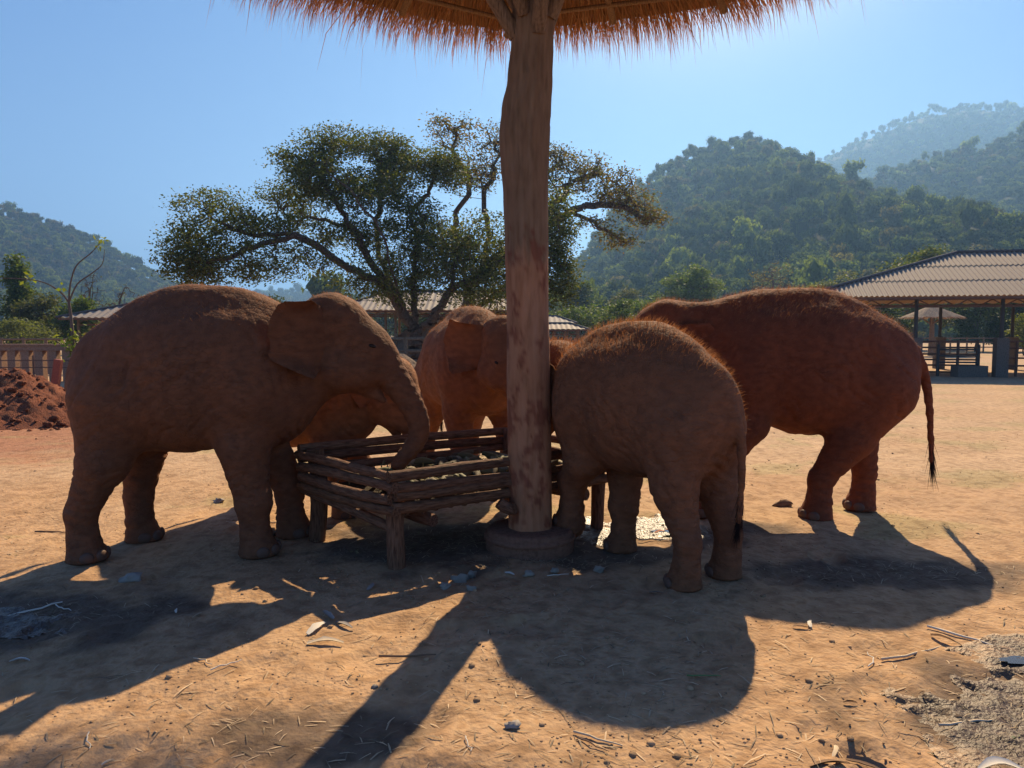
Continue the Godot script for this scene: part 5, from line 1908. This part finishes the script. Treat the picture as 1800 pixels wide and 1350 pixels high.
	for l in [[[[128, 690], [129, 620], [127, 560], [124, 532]], [0.09, 0.075, 0.06, 0.055]], [[[124, 532], [112, 515], [85, 498], [50, 491], [0, 489]], [0.04, 0.035, 0.026, 0.02, 0.012]], [[[124, 534], [128, 500], [140, 468], [165, 447], [182, 430]], [0.042, 0.034, 0.028, 0.022, 0.014]], [[[125, 530], [140, 500], [165, 482], [185, 465], [190, 440]], [0.038, 0.03, 0.024, 0.018, 0.012]]]:
		var line := []
		for q in l[0]:
			line.append(grid_point(q[0], q[1], 128, 685, m))
		var slim := []
		for w in l[1]:
			slim.append(w * 0.72)
		wood.tube(curve(line, 4), ramp_along(slim, 4), 7)
	part(sap, "stem", wood.mesh(), M.twig)
	var sprout := Shape.new()
	var r := RandomNumberGenerator.new()
	r.seed = 55
	for q in [[131, 600, 0.35, 90], [134, 612, 0.25, 60], [186, 428, 0.14, 16], [60, 491, 0.10, 6], [112, 508, 0.08, 6]]:
		leaf_blades(sprout, grid_point(q[0], q[1], 128, 685, m), q[3], Vector3.ONE * q[2], 0.16, [Color(0.17, 0.22, 0.03), Color(0.24, 0.27, 0.05)], r)
	part(sap, "leaves", sprout.mesh(), M.leaf)
	# heaps of earth
	heap("red_earth_heap", "heap of crumbly red earth at the left edge", Vector3(-10.6, 0, -14.6), Vector3(3.3, 1.12, 2.2), M.mound_red, 3, 420)
	heap("grey_earth_heap", "low heap of grey-brown earth behind the calf and the trough", Vector3(-3.4, 0, -20.5), Vector3(3.4, 1.05, 2.4), M.mound_grey, 6, 260)
	heap("straw_heap", "sloping pale heap under the middle pavilion", Vector3(-4.6, 0, -46.5), Vector3(5.2, 2.7, 2.4), M.mound_grey, 9, 120)
	# pavilions
	pavilion("open pavilion with ribbed hipped roof at the right edge", 11.3, 34.0, -29.3, 8.5, 3.08, 5.1, 6.9, [2.2, 4.45, 7.45, 10.5, 13.5, 15.3, 18.4], 24, 3, 5, 0.028, M.roof_tile, 1.5, deg_to_rad(-13))
	pavilion("low open pavilion with flat grey hipped roof behind the left elephant", -24.6, -11.5, -40.0, 7.0, 2.5, 3.95, 5.5, [0.8, 2.2, 4.6, 7.0, 9.5, 12.2], 12, 2, 3, 0.03, M.roof_sheet, 0.0)
	pavilion("open pavilion with brown sheet roof behind the spreading tree", -11.0, 1.5, -44.5, 7.0, 3.05, 4.35, 3.0, [0.9, 3.3, 3.9, 6.5, 9.2, 11.6], 12, 2, 3, 0.03, M.roof_sheet, 0.0)
	pavilion("small grey-roofed hut right of the post, the upper of two", -1.0, 5.1, -58.0, 4.0, 2.45, 3.05, 1.5, [0.7, 2.6, 4.4, 5.4], 5, 1, 3, 0.02, M.roof_sheet, 0.0)
	pavilion("small pale-roofed hut right of the post, the lower of two", 0.0, 5.6, -54.0, 3.0, 1.95, 2.4, 1.3, [0.7, 2.6, 4.9], 5, 1, 3, 0.02, M.roof_tile, 0.0)
	far_parasol("far thatched parasol standing beyond the right pavilion's fence", Vector3(31.1, 0, -55.0), 2.1, 2.85, 3.75)
	far_parasol("far thatched parasol just above the red elephant's rump", Vector3(27.4, 0, -57.0), 1.9, 2.55, 3.3)
	# concrete balustrade on the left
	var wall := thing("concrete_balustrade", "reddish concrete balustrade with square pillars at the left edge", "fence", Vector3(-20.5, 0, -26.0), 0.0, "fences round the yard")
	block(wall, "top_beam", Vector3(2.5, 1.17, 0), Vector3(5.4, 0.17, 0.34), M.concrete)
	block(wall, "cap", Vector3(2.5, 1.282, 0), Vector3(5.5, 0.05, 0.42), M.concrete)
	for k in 11:
		block(wall, "pillar", Vector3(0.1 + k * 0.48, 0.52, 0), Vector3(0.27, 1.12, 0.26), M.concrete)
	block(wall, "end_post", Vector3(5.35, 0.6, 0), Vector3(0.45, 1.34, 0.4), M.concrete)
	var wall2 := thing("concrete_balustrade", "second concrete balustrade row behind the first", "fence", Vector3(-22.5, 0, -30.5), 0.0, "fences round the yard")
	block(wall2, "top_beam", Vector3(2.8, 1.1, 0), Vector3(6.0, 0.16, 0.3), M.concrete)
	for k in 9:
		block(wall2, "pillar", Vector3(0.2 + k * 0.66, 0.5, 0), Vector3(0.28, 1.06, 0.26), M.concrete)
	rail_fence("pipe_fence", "thin two-rail pipe fence before the left balustrade", Vector3(-19.0, 0, -24.6), Vector3(-14.4, 0, -24.6), [0.55, 0.78], 4, 0.02, M.steel, 0.95)
	rail_fence("wooden_fence", "dark wooden fence far behind the left balustrade", Vector3(-34.5, 0, -46.0), Vector3(-22.0, 0, -46.0), [0.9, 1.3], 10, 0.07, M.rafter, 1.4)
	rail_fence("wooden_fence", "wooden rail pen beside the spreading tree's trunk", Vector3(-7.0, 0, -31.0), Vector3(-3.6, 0, -31.0), [0.5, 0.95, 1.45], 5, 0.07, M.rafter, 1.5)
	rail_fence("wooden_fence", "wooden rail pen right of the spreading tree's trunk", Vector3(-3.4, 0, -32.0), Vector3(3.0, 0, -32.0), [0.5, 0.9, 1.2], 7, 0.06, M.rafter, 1.3)
	var peg := thing("slanted_post", "short red slanted post by the red earth heap", "post", Vector3(-12.35, 0, -20.0))
	var ps := Shape.new()
	ps.box(Vector3.ZERO, Vector3(0.19, 1.05, 0.12))
	part(peg, "post", ps.mesh(), M.red_paint, Vector3(0, 0.46, 0), Basis(Vector3.BACK, -0.17))
	# steel fences on the right
	rail_fence("pipe_fence", "rusty pipe fence between the right pavilion's pedestals", Vector3(15.6, 0, -29.7), Vector3(18.3, 0, -29.1), [0.15, 0.42, 0.64, 0.86, 1.12, 1.36], 5, 0.04, M.steel, 1.4)
	rail_fence("pipe_fence", "rusty pipe fence at the right edge beyond the pedestal", Vector3(18.85, 0, -28.9), Vector3(23.3, 0, -27.9), [0.42, 0.72, 1.1, 1.36], 7, 0.04, M.steel, 1.4)
	rail_fence("pipe_gate", "dark steel gate post and rails before the pipe fence", Vector3(16.7, 0, -29.0), Vector3(18.1, 0, -28.7), [0.55, 0.8, 1.05], 2, 0.04, M.steel_dark, 1.25)
	rail_fence("pipe_fence", "pipe fence behind the red elephant under the pavilion", Vector3(11.0, 0, -30.2), Vector3(15.2, 0, -29.8), [0.42, 0.72, 1.1, 1.36], 5, 0.04, M.steel, 1.4)
	rail_fence("wooden_fence", "long far fence beyond the right pavilion", Vector3(20.0, 0, -62.0), Vector3(52.0, 0, -62.0), [0.5, 0.9, 1.25], 24, 0.05, M.rafter, 1.35)
	rail_fence("wooden_fence", "far rail fence behind the young elephant's shoulder", Vector3(2.5, 0, -50.0), Vector3(9.0, 0, -50.0), [0.4, 0.8, 1.15], 12, 0.05, M.rafter, 1.3)
	var kerb := Shape.new()
	kerb.box(Vector3(0, 0.2, 0), Vector3(1.15, 0.46, 0.5))
	var low := thing("low_trough", "low grey concrete block beside the pedestal", "trough", Vector3(17.7, 0, -28.6))
	part(low, "block", kerb.mesh(), M.concrete_grey)
	print("far ", Time.get_ticks_msec() - t0)
